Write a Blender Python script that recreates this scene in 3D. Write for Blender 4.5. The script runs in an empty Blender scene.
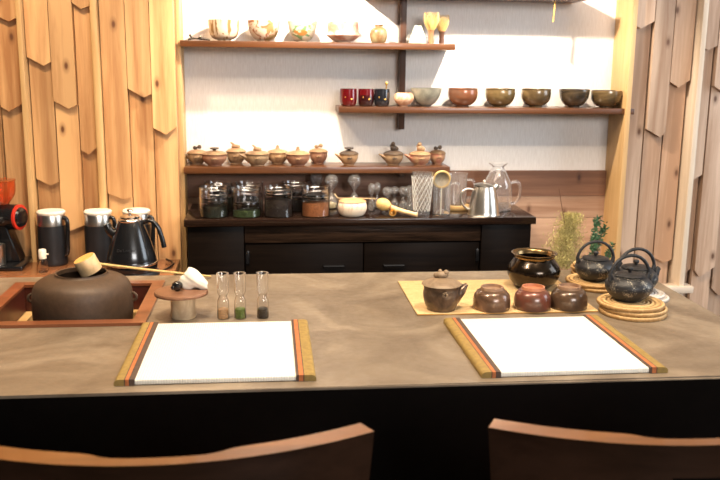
import bpy, bmesh, math, random
from mathutils import Vector, Matrix
PI = math.pi
random.seed(7)
S = bpy.context.scene
C = S.collection

# ------------------------------------------------------------------ camera
yaw, pitch, roll, FPX = 0.10523588, 0.20297695, 0.01136394, 867.34
F = Vector((math.sin(yaw)*math.cos(pitch), math.cos(yaw)*math.cos(pitch), -math.sin(pitch)))
R = Vector((math.cos(yaw), -math.sin(yaw), 0)); U = R.cross(F)
R2 = R*math.cos(roll) + U*math.sin(roll); U2 = -R*math.sin(roll) + U*math.cos(roll)
cam = bpy.data.objects.new('camera', bpy.data.cameras.new('camera')); C.objects.link(cam)
cam.matrix_world = Matrix(((R2.x, U2.x, -F.x, 0), (R2.y, U2.y, -F.y, 0), (R2.z, U2.z, -F.z, 1.34), (0, 0, 0, 1)))
cam.data.sensor_width = 36; cam.data.lens = FPX/720*36
cam.data.clip_start = 0.05
cam.data.dof.use_dof = True; cam.data.dof.focus_distance = 2.3; cam.data.dof.aperture_fstop = 5.6
S.camera = cam
# ------------------------------------------------------------------ view / world / lights
S.view_settings.view_transform = 'Standard'; S.view_settings.look = 'None'
S.view_settings.gamma = 1; S.view_settings.exposure = 0.0
w = bpy.data.worlds.new('world'); S.world = w; w.use_nodes = True
w.node_tree.nodes['Background'].inputs[0].default_value = (0.95, 0.95, 1.0, 1)
w.node_tree.nodes['Background'].inputs[1].default_value = 0.03

def spot(name, loc, target, power, color, angle=100, blend=.6, size=.03):
    l = bpy.data.lights.new(name, 'SPOT'); l.energy = power; l.color = color
    l.spot_size = math.radians(angle); l.spot_blend = blend; l.shadow_soft_size = size
    o = bpy.data.objects.new(name, l); C.objects.link(o); o.location = loc
    o.rotation_euler = (Vector(target)-Vector(loc)).to_track_quat('-Z', 'Y').to_euler()
    return o
def area(name, loc, target, power, color, sx, sy):
    l = bpy.data.lights.new(name, 'AREA'); l.energy = power; l.color = color
    l.shape = 'RECTANGLE'; l.size = sx; l.size_y = sy
    o = bpy.data.objects.new(name, l); C.objects.link(o); o.location = loc
    o.rotation_euler = (Vector(target)-Vector(loc)).to_track_quat('-Z', 'Y').to_euler()
    return o
WARM = (1.0, .80, .56)
spot('shelf_spot_left', (.115, 2.875, 1.735), (.10, 3.25, 1.25), 50, (1, .86, .68), 132, .5, .012)
spot('shelf_spot_right', (.80, 2.875, 1.735), (.85, 3.25, 1.25), 50, (1, .86, .68), 132, .5, .012)
spot('counter_spot_left', (-.25, 1.75, 2.35), (-.1, 1.95, .72), 112, WARM, 110, .8, .04)
spot('counter_spot_right', (.75, 1.75, 2.35), (.65, 1.95, .72), 85, WARM, 110, .8, .04)
spot('bench_spot', (-.75, 2.25, 2.35), (-.65, 3.1, 1.0), 80, (1, .76, .48), 100, .8, .04)
area('window_light_right', (3.3, 1.9, 1.7), (.5, 3.1, .9), 45, (.80, .90, 1.0), 1.2, 1.6)
area('rear_fill', (1.6, -2.2, 2.2), (.6, 3.2, 1.1), 120, (.98, .97, .96), 1.8, 1.0)  # added fill behind the camera, lifts shelf shadows and reflections
area('room_light', (.3, 1.95, 2.55), (.3, 2.7, 1.0), 30, (1, .84, .70), 2.4, .7)

# ------------------------------------------------------------------ materials
def nodes(name):
    m = bpy.data.materials.new(name); m.use_nodes = True
    nt = m.node_tree; return m, nt, nt.nodes['Principled BSDF']
def rgb(c): return (c[0], c[1], c[2], 1)
def link(nt, a, b): nt.links.new(a, b)
def coords(nt, scale=(1, 1, 1), kind='Object', loc=(0, 0, 0)):
    tc = nt.nodes.new('ShaderNodeTexCoord'); mp = nt.nodes.new('ShaderNodeMapping')
    mp.inputs['Scale'].default_value = scale; mp.inputs['Location'].default_value = loc
    link(nt, tc.outputs[kind], mp.inputs[0]); return mp.outputs[0]
def noise(nt, vec, scale, detail=3, rough=.6, dist=0):
    n = nt.nodes.new('ShaderNodeTexNoise'); n.inputs['Scale'].default_value = scale
    n.inputs['Detail'].default_value = detail; n.inputs['Roughness'].default_value = rough
    n.inputs['Distortion'].default_value = dist; link(nt, vec, n.inputs['Vector']); return n.outputs['Fac']
def ramp(nt, fac, stops):
    r = nt.nodes.new('ShaderNodeValToRGB'); e = r.color_ramp.elements
    while len(e) < len(stops): e.new(.5)
    for i, (p, c) in enumerate(stops): e[i].position = p; e[i].color = rgb(c)
    link(nt, fac, r.inputs[0]); return r.outputs[0]
def bump(nt, bs, h, strength, dist=.01):
    b = nt.nodes.new('ShaderNodeBump'); b.inputs['Strength'].default_value = strength
    b.inputs['Distance'].default_value = dist; link(nt, h, b.inputs['Height']); link(nt, b.outputs[0], bs.inputs['Normal'])
def plain(name, c, rough=.5, metal=0, var=.12, scale=30, bmp=.0, coat=0, trans=0, emis=None):
    m, nt, bs = nodes(name)
    f = noise(nt, coords(nt), scale)
    lo = tuple(x*(1-var) for x in c); hi = tuple(min(1, x*(1+var)) for x in c)
    link(nt, ramp(nt, f, [(.35, lo), (.65, hi)]), bs.inputs['Base Color'])
    bs.inputs['Roughness'].default_value = rough; bs.inputs['Metallic'].default_value = metal
    bs.inputs['Coat Weight'].default_value = coat; bs.inputs['Transmission Weight'].default_value = trans
    if bmp: bump(nt, bs, f, bmp, .004)
    return m
def two(name, a, b, rough=.5, scale=12, lo=.4, hi=.6, metal=0, bmp=0, c=None, stretch=(1, 1, 1), coat=0, dist=1.0):
    m, nt, bs = nodes(name); v = coords(nt, stretch)
    f = noise(nt, v, scale, 4, .6, dist)
    st = [(lo, a), (hi, b)]
    if c: st.append((min(.95, hi+.12), c))
    link(nt, ramp(nt, f, st), bs.inputs['Base Color'])
    bs.inputs['Roughness'].default_value = rough; bs.inputs['Metallic'].default_value = metal; bs.inputs['Coat Weight'].default_value = coat
    if bmp: bump(nt, bs, f, bmp, .004)
    return m
def wood(name, a, b, axis='x', rough=.45, fine=60, knots=False, per_board=False, bmp=.15, coat=0):
    m, nt, bs = nodes(name)
    st = {'x': (.06, 1, 1), 'y': (1, .06, 1), 'z': (1, 1, .06)}[axis]
    v = coords(nt, st)
    if per_board:
        at = nt.nodes.new('ShaderNodeAttribute'); at.attribute_name = 'tone'
        ad = nt.nodes.new('ShaderNodeVectorMath'); ad.operation = 'ADD'
        sc = nt.nodes.new('ShaderNodeVectorMath'); sc.operation = 'SCALE'; sc.inputs['Scale'].default_value = 7.3
        link(nt, at.outputs['Color'], sc.inputs[0]); link(nt, v, ad.inputs[0]); link(nt, sc.outputs[0], ad.inputs[1]); v = ad.outputs[0]
    f1 = noise(nt, v, fine, 4, .65, .3); f2 = noise(nt, v, fine*.14, 2, .5, 1.2)
    mx = nt.nodes.new('ShaderNodeMath'); mx.operation = 'ADD'; ml = nt.nodes.new('ShaderNodeMath'); ml.operation = 'MULTIPLY'
    link(nt, f2, ml.inputs[0]); ml.inputs[1].default_value = 1.2
    link(nt, f1, mx.inputs[0]); link(nt, ml.outputs[0], mx.inputs[1])
    dv = nt.nodes.new('ShaderNodeMath'); dv.operation = 'DIVIDE'; dv.inputs[1].default_value = 2.2; link(nt, mx.outputs[0], dv.inputs[0])
    col = ramp(nt, dv.outputs[0], [(.40, a), (.58, b)])
    if per_board:
        hs = nt.nodes.new('ShaderNodeHueSaturation'); mr = nt.nodes.new('ShaderNodeMapRange')
        mr.inputs['To Min'].default_value = .68; mr.inputs['To Max'].default_value = 1.10
        link(nt, at.outputs['Fac'], mr.inputs['Value']); link(nt, mr.outputs[0], hs.inputs['Value']); link(nt, col, hs.inputs['Color']); col = hs.outputs[0]
    if knots:
        vo = nt.nodes.new('ShaderNodeTexVoronoi'); vo.inputs['Scale'].default_value = 5.2; vo.voronoi_dimensions = '2D'
        sp = nt.nodes.new('ShaderNodeSeparateXYZ'); cbn = nt.nodes.new('ShaderNodeCombineXYZ'); link(nt, coords(nt, (1.25, 1, .62), loc=(.37, 0, .21)), sp.inputs[0])
        link(nt, sp.outputs[0], cbn.inputs[0]); link(nt, sp.outputs[2], cbn.inputs[1]); link(nt, cbn.outputs[0], vo.inputs['Vector'])
        kr = ramp(nt, vo.outputs['Distance'], [(.022, (1, 1, 1)), (.050, (.38, .38, .38)), (.10, (0, 0, 0))])
        mixn = nt.nodes.new('ShaderNodeMix'); mixn.data_type = 'RGBA'
        link(nt, kr, mixn.inputs[0]); link(nt, col, mixn.inputs[6]); mixn.inputs[7].default_value = (a[0]*.3, a[1]*.22, a[2]*.18, 1); col = mixn.outputs[2]
    link(nt, col, bs.inputs['Base Color']); bs.inputs['Roughness'].default_value = rough; bs.inputs['Coat Weight'].default_value = coat
    if bmp: bump(nt, bs, f1, bmp, .002)
    return m
def glassmat(name, c=(1, 1, 1), rough=.02, ior=1.45, trans=1):
    m = bpy.data.materials.new(name); m.use_nodes = True; nt = m.node_tree
    bs = nt.nodes['Principled BSDF']; bs.inputs['Base Color'].default_value = rgb(c)
    bs.inputs['Transmission Weight'].default_value = trans; bs.inputs['Roughness'].default_value = rough; bs.inputs['IOR'].default_value = ior
    f = noise(nt, coords(nt), 40); bump(nt, bs, f, .05, .001)
    return m

M = {}
M['cedar_l'] = wood('cedar_left', (.43, .195, .070), (.74, .43, .19), 'z', .5, 34, knots=True, per_board=True)
M['cedar_r'] = wood('cedar_right', (.44, .27, .17), (.70, .50, .36), 'z', .55, 34, knots=True, per_board=True)
M['post_wood'] = wood('pale_post', (.50, .29, .11), (.64, .41, .19), 'z', .5, 40)
M['shelf'] = wood('shelf_wood', (.050, .016, .005), (.110, .039, .012), 'x', .35, 50, coat=.2)
M['shelf_dark'] = wood('upright_wood', (.035, .014, .008), (.07, .028, .014), 'z', .4, 50)
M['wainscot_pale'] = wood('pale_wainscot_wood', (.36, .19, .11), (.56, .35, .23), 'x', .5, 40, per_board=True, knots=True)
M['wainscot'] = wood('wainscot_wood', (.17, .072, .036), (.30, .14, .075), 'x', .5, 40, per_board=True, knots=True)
M['cab_top'] = wood('cabinet_top_wood', (.007, .0035, .0025), (.020, .010, .0065), 'x', .16, 60, coat=.2)
M['cab'] = wood('cabinet_wood', (.0035, .002, .0014), (.008, .005, .0035), 'x', .4, 60)
M['cab_frieze'] = wood('cabinet_rough_wood', (.003, .002, .0015), (.034, .019, .012), 'x', .3, 120, bmp=.8)
M['bench'] = wood('bench_wood', (.15, .052, .02), (.28, .11, .045), 'x', .22, 40, coat=.3)
M['lacquer'] = wood('ro_frame_wood', (.15, .048, .020), (.25, .085, .036), 'x', .3, 40, coat=.3)
M['ro_in'] = plain('ro_inner', (.07, .016, .010), .35, 0, .25, 20)
M['ledge'] = wood('pale_ledge', (.42, .25, .09), (.56, .36, .15), 'x', .5, 40)
M['chair'] = wood('chair_wood', (.15, .052, .008), (.24, .088, .017), 'x', .34, 40, coat=.35, bmp=.05)
M['chair_shaded'] = wood('chair_wood_shaded', (.016, .0075, .004), (.030, .014, .008), 'x', .3, 40, coat=.2, bmp=.05)  # shade put into the colour: darker chair wood for unlit back faces
M['black'] = plain('black_panel', (.0035, .0025, .002), .5)
M['blackg'] = plain('black_gloss', (.008, .008, .009), .2, 0, .1, 30, coat=.4)
M['blackm'] = plain('black_matte', (.012, .012, .014), .42)
M['iron'] = plain('cast_iron', (.022, .021, .022), .5, .2, .5, 150, .35)
M['kama'] = plain('kama_iron', (.070, .040, .022), .55, .15, .12, 90, .12)
M['chrome'] = plain('chrome', (.75, .73, .70), .12, 1, .03)
M['steel'] = plain('brushed_steel', (.72, .67, .60), .28, 1, .05)
M['red'] = plain('red_plastic', (.55, .03, .015), .3)
M['hopper'] = glassmat('amber_hopper', (1.0, .34, .10), .05, trans=.9)
M['glass'] = glassmat('clear_glass')
M['glass_soft'] = glassmat('whitened_glass', trans=.955, rough=.02)  # slight white diffuse share put in for missing highlights
M['bamboo'] = plain('bamboo', (.62, .42, .22), .4, 0, .18, 40)
M['bamboo_end'] = plain('bamboo_end', (.75, .42, .12), .45, 0, .2, 60)
M['tines'] = plain('whisk_tines', (.56, .38, .14), .5, 0, .1, 80)
M['brownhandle'] = plain('whisk_handle', (.28, .12, .05), .45)
M['cloth'] = plain('white_cloth', (.85, .78, .66), .9, 0, .06, 30, .2)
M['cream'] = plain('cream_lid', (.80, .74, .62), .4)
M['lid'] = plain('brown_lid', (.21, .10, .055), .35, .2, .15, 50)
M['clay'] = two('pale_clay', (.46, .32, .19), (.60, .45, .28), .6, 20)
M['straw'] = None
M['white_paint'] = plain('white_metal', (.8, .8, .8), .4)
M['cord_y'] = plain('gold_cord', (.72, .42, .08), .5)
M['foliage_y'] = plain('yellow_foliage', (.44, .37, .13), .7, 0, .3, 30)
M['foliage_g'] = plain('green_foliage', (.05, .12, .05), .6, 0, .4, 30)
M['stem'] = plain('stem_brown', (.14, .06, .03), .7)
M['floor'] = wood('floor_wood', (.045, .028, .018), (.08, .05, .033), 'y', .4, 30)

for k_ in ('cab', 'black', 'cab_frieze', 'chair_shaded', 'cab_top'): M[k_].node_tree.nodes['Principled BSDF'].inputs['Specular IOR Level'].default_value = .05 if k_ != 'cab_top' else .3
# plaster with fine vertical texture
def plaster():
    m, nt, bs = nodes('wall_plaster'); v = coords(nt, (1, 1, .12))
    f = noise(nt, v, 220, 3, .6); g = noise(nt, coords(nt), 6, 3)
    link(nt, ramp(nt, f, [(.3, (.70, .65, .615)), (.7, (.80, .76, .73))]), bs.inputs['Base Color'])
    bs.inputs['Roughness'].default_value = .85; bump(nt, bs, f, .35, .002); return m
M['plaster'] = plaster()
def counter_mat():
    m, nt, bs = nodes('counter_plaster'); v = coords(nt)
    f = noise(nt, v, 3.2, 6, .62, 1.6); g = noise(nt, v, 45, 4, .6)
    link(nt, ramp(nt, f, [(.32, (.140, .102, .067)), (.5, (.205, .156, .107)), (.68, (.30, .235, .165))]), bs.inputs['Base Color'])
    rr = ramp(nt, g, [(.3, (.30,)*3), (.7, (.46,)*3)]); link(nt, rr, bs.inputs['Roughness'])
    h = noise(nt, v, 9, 8, .7, 2.0); bump(nt, bs, h, .35, .004)
    return m
M['counter'] = counter_mat()
def tatami():
    m, nt, bs = nodes('woven_rush'); v = coords(nt)
    wv = nt.nodes.new('ShaderNodeTexWave'); wv.wave_type = 'BANDS'; wv.bands_direction = 'X'; wv.inputs['Scale'].default_value = 62
    link(nt, v, wv.inputs['Vector']); f = noise(nt, coords(nt, (1, 12, 1)), 80)
    link(nt, ramp(nt, f, [(.3, (.80, .76, .66)), (.7, (.90, .87, .78))]), bs.inputs['Base Color'])
    bs.inputs['Roughness'].default_value = .7; bump(nt, bs, wv.outputs['Fac'], .35, .002); return m
M['tatami'] = tatami()
def woven(name, a, b, kind):
    m, nt, bs = nodes(name); v = coords(nt)
    wv = nt.nodes.new('ShaderNodeTexWave')
    if kind == 'rings': wv.wave_type = 'RINGS'; wv.rings_direction = 'Z'; wv.inputs['Scale'].default_value = 26
    else: wv.wave_type = 'BANDS'; wv.bands_direction = 'Y'; wv.inputs['Scale'].default_value = 42
    wv.inputs['Distortion'].default_value = 1.2; wv.inputs['Detail'].default_value = 3; wv.inputs['Detail Scale'].default_value = 8
    link(nt, v, wv.inputs['Vector'])
    n = noise(nt, coords(nt, (.3, 1, 1)) if kind != 'rings' else v, 60, 4)
    ad = nt.nodes.new('ShaderNodeMath'); ad.operation = 'ADD'; link(nt, wv.outputs['Fac'], ad.inputs[0]); link(nt, n, ad.inputs[1])
    dv = nt.nodes.new('ShaderNodeMath'); dv.operation = 'DIVIDE'; dv.inputs[1].default_value = 2; link(nt, ad.outputs[0], dv.inputs[0])
    link(nt, ramp(nt, dv.outputs[0], [(.25, a), (.6, b)]), bs.inputs['Base Color'])
    bs.inputs['Roughness'].default_value = .65; bump(nt, bs, dv.outputs[0], .8, .003); return m
M['straw'] = woven('woven_straw', (.33, .18, .06), (.70, .46, .20), 'rings')
M['straw_pale'] = woven('pale_woven_straw', (.50, .43, .36), (.78, .72, .65), 'rings')
M['slats'] = woven('bamboo_slats', (.48, .24, .06), (.88, .66, .34), 'bands')
for n_, c_ in dict(olive=(.29, .19, .05), orange=(.46, .14, .04), darkband=(.045, .028, .022), greyband=(.085, .052, .036)).items():
    M[n_] = plain('binding_'+n_, c_, .7, 0, .15, 80)

# ------------------------------------------------------------------ geometry helpers
def finish(name, bm, m, parent=None, smooth=40, loc=None):
    bmesh.ops.recalc_face_normals(bm, faces=bm.faces)
    me = bpy.data.meshes.new(name)
    lim = math.radians(smooth)
    for f in bm.faces: f.smooth = True
    for e in bm.edges:
        if len(e.link_faces) != 2 or e.calc_face_angle(0) > lim: e.smooth = False
    bm.to_mesh(me); bm.free()
    for mm in (m if isinstance(m, (list, tuple)) else [m]): me.materials.append(mm)
    o = bpy.data.objects.new(name, me); C.objects.link(o)
    if parent: o.parent = parent
    if loc: o.location = loc
    return o
def tag(o, label, cat, group=None):
    o['label'] = label; o['category'] = cat
    if group: o['group'] = group
    return o
def struct(o): o['kind'] = 'structure'; return o
def thing(name, label, cat, loc=(0, 0, 0), rz=0, group=None):
    o = bpy.data.objects.new(name, None); C.objects.link(o); o.empty_display_size = .05
    o.location = loc; o.rotation_euler = (0, 0, rz); return tag(o, label, cat, group)
def box(bm, x0, x1, y0, y1, z0, z1, bev=0, mi=0):
    r = bmesh.ops.create_cube(bm, size=1); vs = r['verts']
    for v in vs: v.co = Vector(((x0+x1)/2+v.co.x*(x1-x0), (y0+y1)/2+v.co.y*(y1-y0), (z0+z1)/2+v.co.z*(z1-z0)))
    fs = {f for v in vs for f in v.link_faces}
    for f in fs: f.material_index = mi
    if bev:
        es = list({e for v in vs for e in v.link_edges})
        bmesh.ops.bevel(bm, geom=es, offset=bev, segments=2, affect='EDGES', profile=.5, material=mi)
    return bm
def nb(): return bmesh.new()
def B(x0, x1, y0, y1, z0, z1, bev=0): return box(nb(), x0, x1, y0, y1, z0, z1, bev)
def lathe(bm, prof, seg=32, c=(0, 0, 0), ax=None, rmod=None, mi=0):
    """prof: list (r,z); closes on axis where r==0. ax: direction of the local z axis."""
    q = Vector((0, 0, 1)).rotation_difference(Vector(ax).normalized()).to_matrix() if ax else Matrix.Identity(3)
    c = Vector(c); rings = []
    for k, (r, z) in enumerate(prof):
        if r <= 1e-6: rings.append([bm.verts.new(c+q @ Vector((0, 0, z)))]); continue
        ring = []
        for i in range(seg):
            a = 2*PI*i/seg; rr = r*(rmod(a, k, i) if rmod else 1)
            ring.append(bm.verts.new(c+q @ Vector((rr*math.cos(a), rr*math.sin(a), z))))
        rings.append(ring)
    for a, b in zip(rings, rings[1:]):
        for i in range(seg):
            j = (i+1) % seg
            try:
                if len(a) == 1 and len(b) == 1: continue
                if len(a) == 1: f = bm.faces.new((a[0], b[i], b[j]))
                elif len(b) == 1: f = bm.faces.new((a[i], a[j], b[0]))
                else: f = bm.faces.new((a[i], a[j], b[j], b[i]))
                f.material_index = mi
            except ValueError: pass
    return bm
def smoothp(pts, n=4):
    """Catmull-Rom through pts"""
    out = []; P = [Vector(p) for p in pts]; P = [P[0]*2-P[1]]+P+[P[-1]*2-P[-2]]
    for i in range(1, len(P)-2):
        for k in range(n):
            t = k/n; a, b, c_, d = P[i-1:i+3]
            out.append(.5*((2*b)+(c_-a)*t+(2*a-5*b+4*c_-d)*t*t+(3*b-a-3*c_+d)*t**3))
    out.append(P[-2]); return out
def sprof(pts, n=4): return [(max(p.x, 0), p.y) for p in smoothp([(a, b) for a, b in pts], n)]
def shell(outer, t, n=4):
    """hollow vessel, outer profile from bottom centre up to the rim"""
    o = sprof(outer, n) if n > 1 else list(outer)
    inn = [(max(r-t, 0), max(z, o[0][1]+t)) for r, z in o if r > t*1.5]
    return [(0, o[0][1])]+[p for p in o if p[0] > 1e-6]+inn[::-1]+[(0, o[0][1]+t)]
def tube(bm, pts, rad, seg=8, cap=True, flat=1.0, mi=0, smooth=0):
    P = smoothp(pts, smooth) if smooth else [Vector(p) for p in pts]
    n = len(P)
    rr = [rad]*n if not isinstance(rad, (list, tuple)) else [rad[0]+(rad[-1]-rad[0])*i/(n-1) for i in range(n)] if len(rad) == 2 else \
        [rad[min(int(i/(n-1)*(len(rad)-1)), len(rad)-2)]*(1-((i/(n-1)*(len(rad)-1)) - min(int(i/(n-1)*(len(rad)-1)), len(rad)-2)))+rad[min(int(i/(n-1)*(len(rad)-1)), len(rad)-2)+1]*((i/(n-1)*(len(rad)-1)) - min(int(i/(n-1)*(len(rad)-1)), len(rad)-2)) for i in range(n)]
    up = None; rings = []
    for i in range(n):
        t = (P[min(i+1, n-1)]-P[max(i-1, 0)]).normalized()
        if up is None:
            up = Vector((0, 0, 1)) if abs(t.z) < .9 else Vector((1, 0, 0))
        up = (up-t*up.dot(t)).normalized(); s = t.cross(up)
        rings.append([bm.verts.new(P[i]+(s*math.cos(2*PI*k/seg)+up*math.sin(2*PI*k/seg)*flat)*rr[i]) for k in range(seg)])
    for a, b in zip(rings, rings[1:]):
        for k in range(seg): bm.faces.new((a[k], a[(k+1) % seg], b[(k+1) % seg], b[k])).material_index = mi
    if cap:
        bm.faces.new(rings[0][::-1]).material_index = mi; bm.faces.new(rings[-1]).material_index = mi
    return bm
def blob(bm, c, r, sc=(1, 1, 1), sub=2):
    res = bmesh.ops.create_icosphere(bm, subdivisions=sub, radius=r)
    for v in res['verts']: v.co = Vector(c)+Vector((v.co.x*sc[0], v.co.y*sc[1], v.co.z*sc[2]))
    return bm
def torus(bm, c, R_, r, seg=32, s2=8, wob=0, zs=1, ax=None):
    q = Vector((0, 0, 1)).rotation_difference(Vector(ax).normalized()).to_matrix() if ax else Matrix.Identity(3)
    rings = []
    for i in range(seg):
        a = 2*PI*i/seg; rr = r*(1+wob*(i % 2))
        rings.append([bm.verts.new(Vector(c)+q @ Vector(((R_+rr*math.cos(2*PI*k/s2))*math.cos(a), (R_+rr*math.cos(2*PI*k/s2))*math.sin(a), rr*math.sin(2*PI*k/s2)*zs))) for k in range(s2)])
    for i in range(seg):
        a, b = rings[i], rings[(i+1) % seg]
        for k in range(s2): bm.faces.new((a[k], b[k], b[(k+1) % s2], a[(k+1) % s2]))
    return bm
def dup(o, loc, rz=None, label=None, group=None, cat=None, scale=None):
    r = o.copy(); C.objects.link(r); r.location = loc
    if rz is not None: r.rotation_euler = (0, 0, rz)
    if scale: r.scale = (scale,)*3 if not isinstance(scale, tuple) else scale
    if label: r['label'] = label
    if group: r['group'] = group
    for ch in list(o.children):
        c_ = ch.copy(); C.objects.link(c_); c_.parent = r
        for g in list(ch.children):
            d = g.copy(); C.objects.link(d); d.parent = c_
    return r

# ================================================================== SETTING
WY = 3.25          # plaster wall of the shelf niche
struct(finish('floor', B(-4, 4, -3, 3.4, -.06, 0), M['floor']))
struct(finish('ceiling', B(-4, 4, -3, 3.4, 2.6, 2.66), plain('ceiling_paint', (.40, .36, .32), .9)))
struct(finish('wall_back', B(-.36, 1.42, WY, WY+.12, 0, 2.6), M['plaster']))

def tones(o, rnds):
    """a random tone per face stored as an attribute"""
    at = o.data.attributes.new('tone', 'FLOAT_COLOR', 'FACE')
    for i, d in enumerate(rnds): at.data[i].color = (d, d, d, 1)
def planks(name, boards, m):
    bm = nb(); t = []
    for pts, y0, y1 in boards:            # pts: outline in x,z
        n0 = len(bm.faces); tt = random.random()
        a = [bm.verts.new((x, y0, z)) for x, z in pts]; b = [bm.verts.new((x, y1, z)) for x, z in pts]
        bm.faces.new(a); bm.faces.new(b[::-1])
        for i in range(len(pts)):
            j = (i+1) % len(pts); bm.faces.new((a[i], b[i], b[j], a[j]))
        t += [tt]*(len(bm.faces)-n0)
    bmesh.ops.recalc_face_normals(bm, faces=bm.faces)
    o = finish(name, bm, m, smooth=20); tones(o, t); return o
wb = []
for i, (z0, z1) in enumerate(((.838, .936), (.752, .8365), (.60, .7505), (.44, .5985), (.22, .4385), (0, .2185))):
    wb.append(([(-.36, z0), (1.42, z0), (1.42, z1), (-.36, z1)], WY-.018, WY))
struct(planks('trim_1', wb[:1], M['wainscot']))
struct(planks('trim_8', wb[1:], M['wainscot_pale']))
# shingled board walls either side
def board(x0, x1, zb, za, zr, xa, y, top=2.6, th=.014):
    """board hanging from the ceiling to a pointed foot (corner z's zb / zr, apex xa,za)"""
    return ([(x0, zb), (xa, za), (x1, zr), (x1, top), (x0, top)], y, y+th)
L3, L2, L1 = 3.085, 3.100, 3.115
lb = [([(-1.9, 0), (-.315, 0), (-.315, 2.6), (-1.9, 2.6)], 3.13, 3.15)]
def lay(x0, x1, tips, th=.02):
    """tips from the top layer downwards: each lower board sits further back; final one reaches the floor"""
    ys = [3.06, 3.078, 3.096, 3.113]
    for k, tp in enumerate(tips):
        if tp is None: lb.append(([(x0, 0), (x1, 0), (x1, 2.6), (x0, 2.6)], ys[k], ys[k]+.018)); return
        zl, za, zr, xa = tp; lb.append(board(x0+.0007*k, x1-.0007*k, zl, za, zr, xa, ys[k], 2.6, .018))
lay(-.905, -.826, [(1.482, 1.457, 1.470, -.855), (1.177, 1.160, 1.190, -.879), None])
lay(-.803, -.727, [(1.343, 1.314, 1.327, -.750), (.931, .906, .920, -.757), None])
lay(-.725, -.649, [(1.198, 1.171, 1.185, -.676), (.775, .745, .766, -.700), None])
lay(-.647, -.588, [(1.520, 1.500, 1.513, -.618), (1.030, 1.014, 1.042, -.622), None])
lay(-.561, -.479, [(.882, .859, .870, -.509), (.40, .38, .39, -.51), None])
lay(-.477, -.399, [(1.241, 1.211, 1.224, -.426), (.60, .57, .58, -.43), None])
lay(-.397, -.318, [(1.108, 1.085, 1.112, -.355), (.55, .52, .53, -.35), None])
x = -.91
for k in range(11):
    q = 1.15+.35*random.random(); q2 = .75+.2*random.random()
    lay(x-.08, x-.002, [(q+.01, q-.015, q, x-.03), (q2+.01, q2-.015, q2, x-.03), None]); x -= .082
struct(planks('wall_left', lb, M['cedar_l']))
for i, (x0, x1) in enumerate(((-.823, -.806), (-.586, -.564))):
    struct(finish('trim_%d' % (i+2), B(x0, x1, 3.035, 3.13, 0, 2.6, .002), M['post_wood']))
struct(finish('trim_4', B(-.317, -.303, 3.14, 3.25, 0, 2.6, .002), M['post_wood']))

lb = [([(1.36, 0), (3.2, 0), (3.2, 2.6), (1.36, 2.6)], 3.20, 3.22)]
def layr(x0, x1, tips):
    ys = [3.105, 3.128, 3.151, 3.170]
    for k, tp in enumerate(tips):
        dx = .0012*k
        if tp is None: lb.append(([(x0+dx, 0), (x1-dx, 0), (x1-dx, 2.6), (x0+dx, 2.6)], ys[k], ys[k]+.022)); return
        zl, za, zr, xa = tp; lb.append(board(x0+dx, x1-dx, zl, za, zr, xa, ys[k], 2.6, .022))
layr(1.318, 1.390, [(1.480, 1.468, 1.494, 1.342), None])
layr(1.393, 1.465, [(1.106, 1.076, 1.095, 1.447), (.50, .48, .49, 1.42), None])
layr(1.468, 1.543, [(1.280, 1.259, 1.286, 1.502), (.612, .590, .604, 1.515), None])
layr(1.574, 1.636, [(1.414, 1.394, 1.411, 1.602), (.915, .902, .933, 1.584), (.55, .53, .56, 1.6), None])
layr(1.640, 1.722, [(1.266, 1.243, 1.25, 1.675), (.560, .532, .572, 1.662), None])
layr(1.726, 1.80, [(1.5, 1.47, 1.49, 1.75), (.83, .81, .82, 1.75), (.48, .45, .46, 1.76), None])
x = 1.804
for k in range(10):
    q = 1.15+.35*random.random(); q2 = .75+.2*random.random()
    layr(x, x+.08, [(q, q-.02, q, x+.03), (q2, q2-.02, q2, x+.03), None]); x += .083
struct(planks('wall_right', lb, M['cedar_r']))
struct(finish('trim_5', B(1.300, 1.319, 3.09, 3.25, 0, 2.6, .002), M['post_wood']))
struct(finish('trim_6', B(1.549, 1.569, 3.06, 3.20, 0, 2.6, .002), wood('pale_fin', (.66, .52, .38), (.80, .68, .54), 'z', .55, 40)))
struct(finish('trim_7', B(1.32, 1.60, 3.045, 3.105, .490, .515, .002), wood('pale_sill', (.62, .50, .38), (.74, .62, .50), 'x', .55, 40)))
struct(finish('wall_outer_left', B(-4.06, -1.9, 3.13, 3.2, 0, 2.6), M['plaster']))

# ================================================================== SHELVES
def shelf(x0, x1, zt, th, label, m='shelf', y0=3.10):
    return tag(finish('wall_shelf', B(x0, x1, y0, WY-.0005, zt-th, zt, .0015), M[m]), label, 'shelf')
shelf(.345, 1.131, 1.586, .024, 'topmost wooden shelf whose dark underside just shows at the top edge', y0=3.09)
SH1 = 1.405; SH2 = 1.181; SH3 = .967
shelf(-.302, .660, SH1, .022, 'reddish wooden shelf carrying white tea bowls and bamboo whisks, second from the top')
shelf(.246, 1.337, SH2, .021, 'long reddish wooden shelf carrying red cups and brown tea bowls')
shelf(-.302, .655, SH3, .023, 'reddish wooden shelf carrying the row of lidded clay pots, lowest on the wall')
tag(finish('shelf_upright', B(.477, .499, 3.200, WY-.0005, 1.095, 2.6, .001), M['shelf_dark']),
    'dark narrow vertical post holding the upper wall shelves', 'post')
br = thing('shelf_bracket', 'small dark bracket under the lowest wall shelf behind the small hourglasses', 'bracket', (.485, 3.2, 0))
finish('bracket_arm', B(-.008, .008, -.05, .048, SH3-.045, SH3-.0235, .002), M['shelf_dark'], br)
finish('bracket_plate', B(-.011, .011, .034, .049, SH3-.10, SH3-.03, .002), M['shelf_dark'], br)
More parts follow.
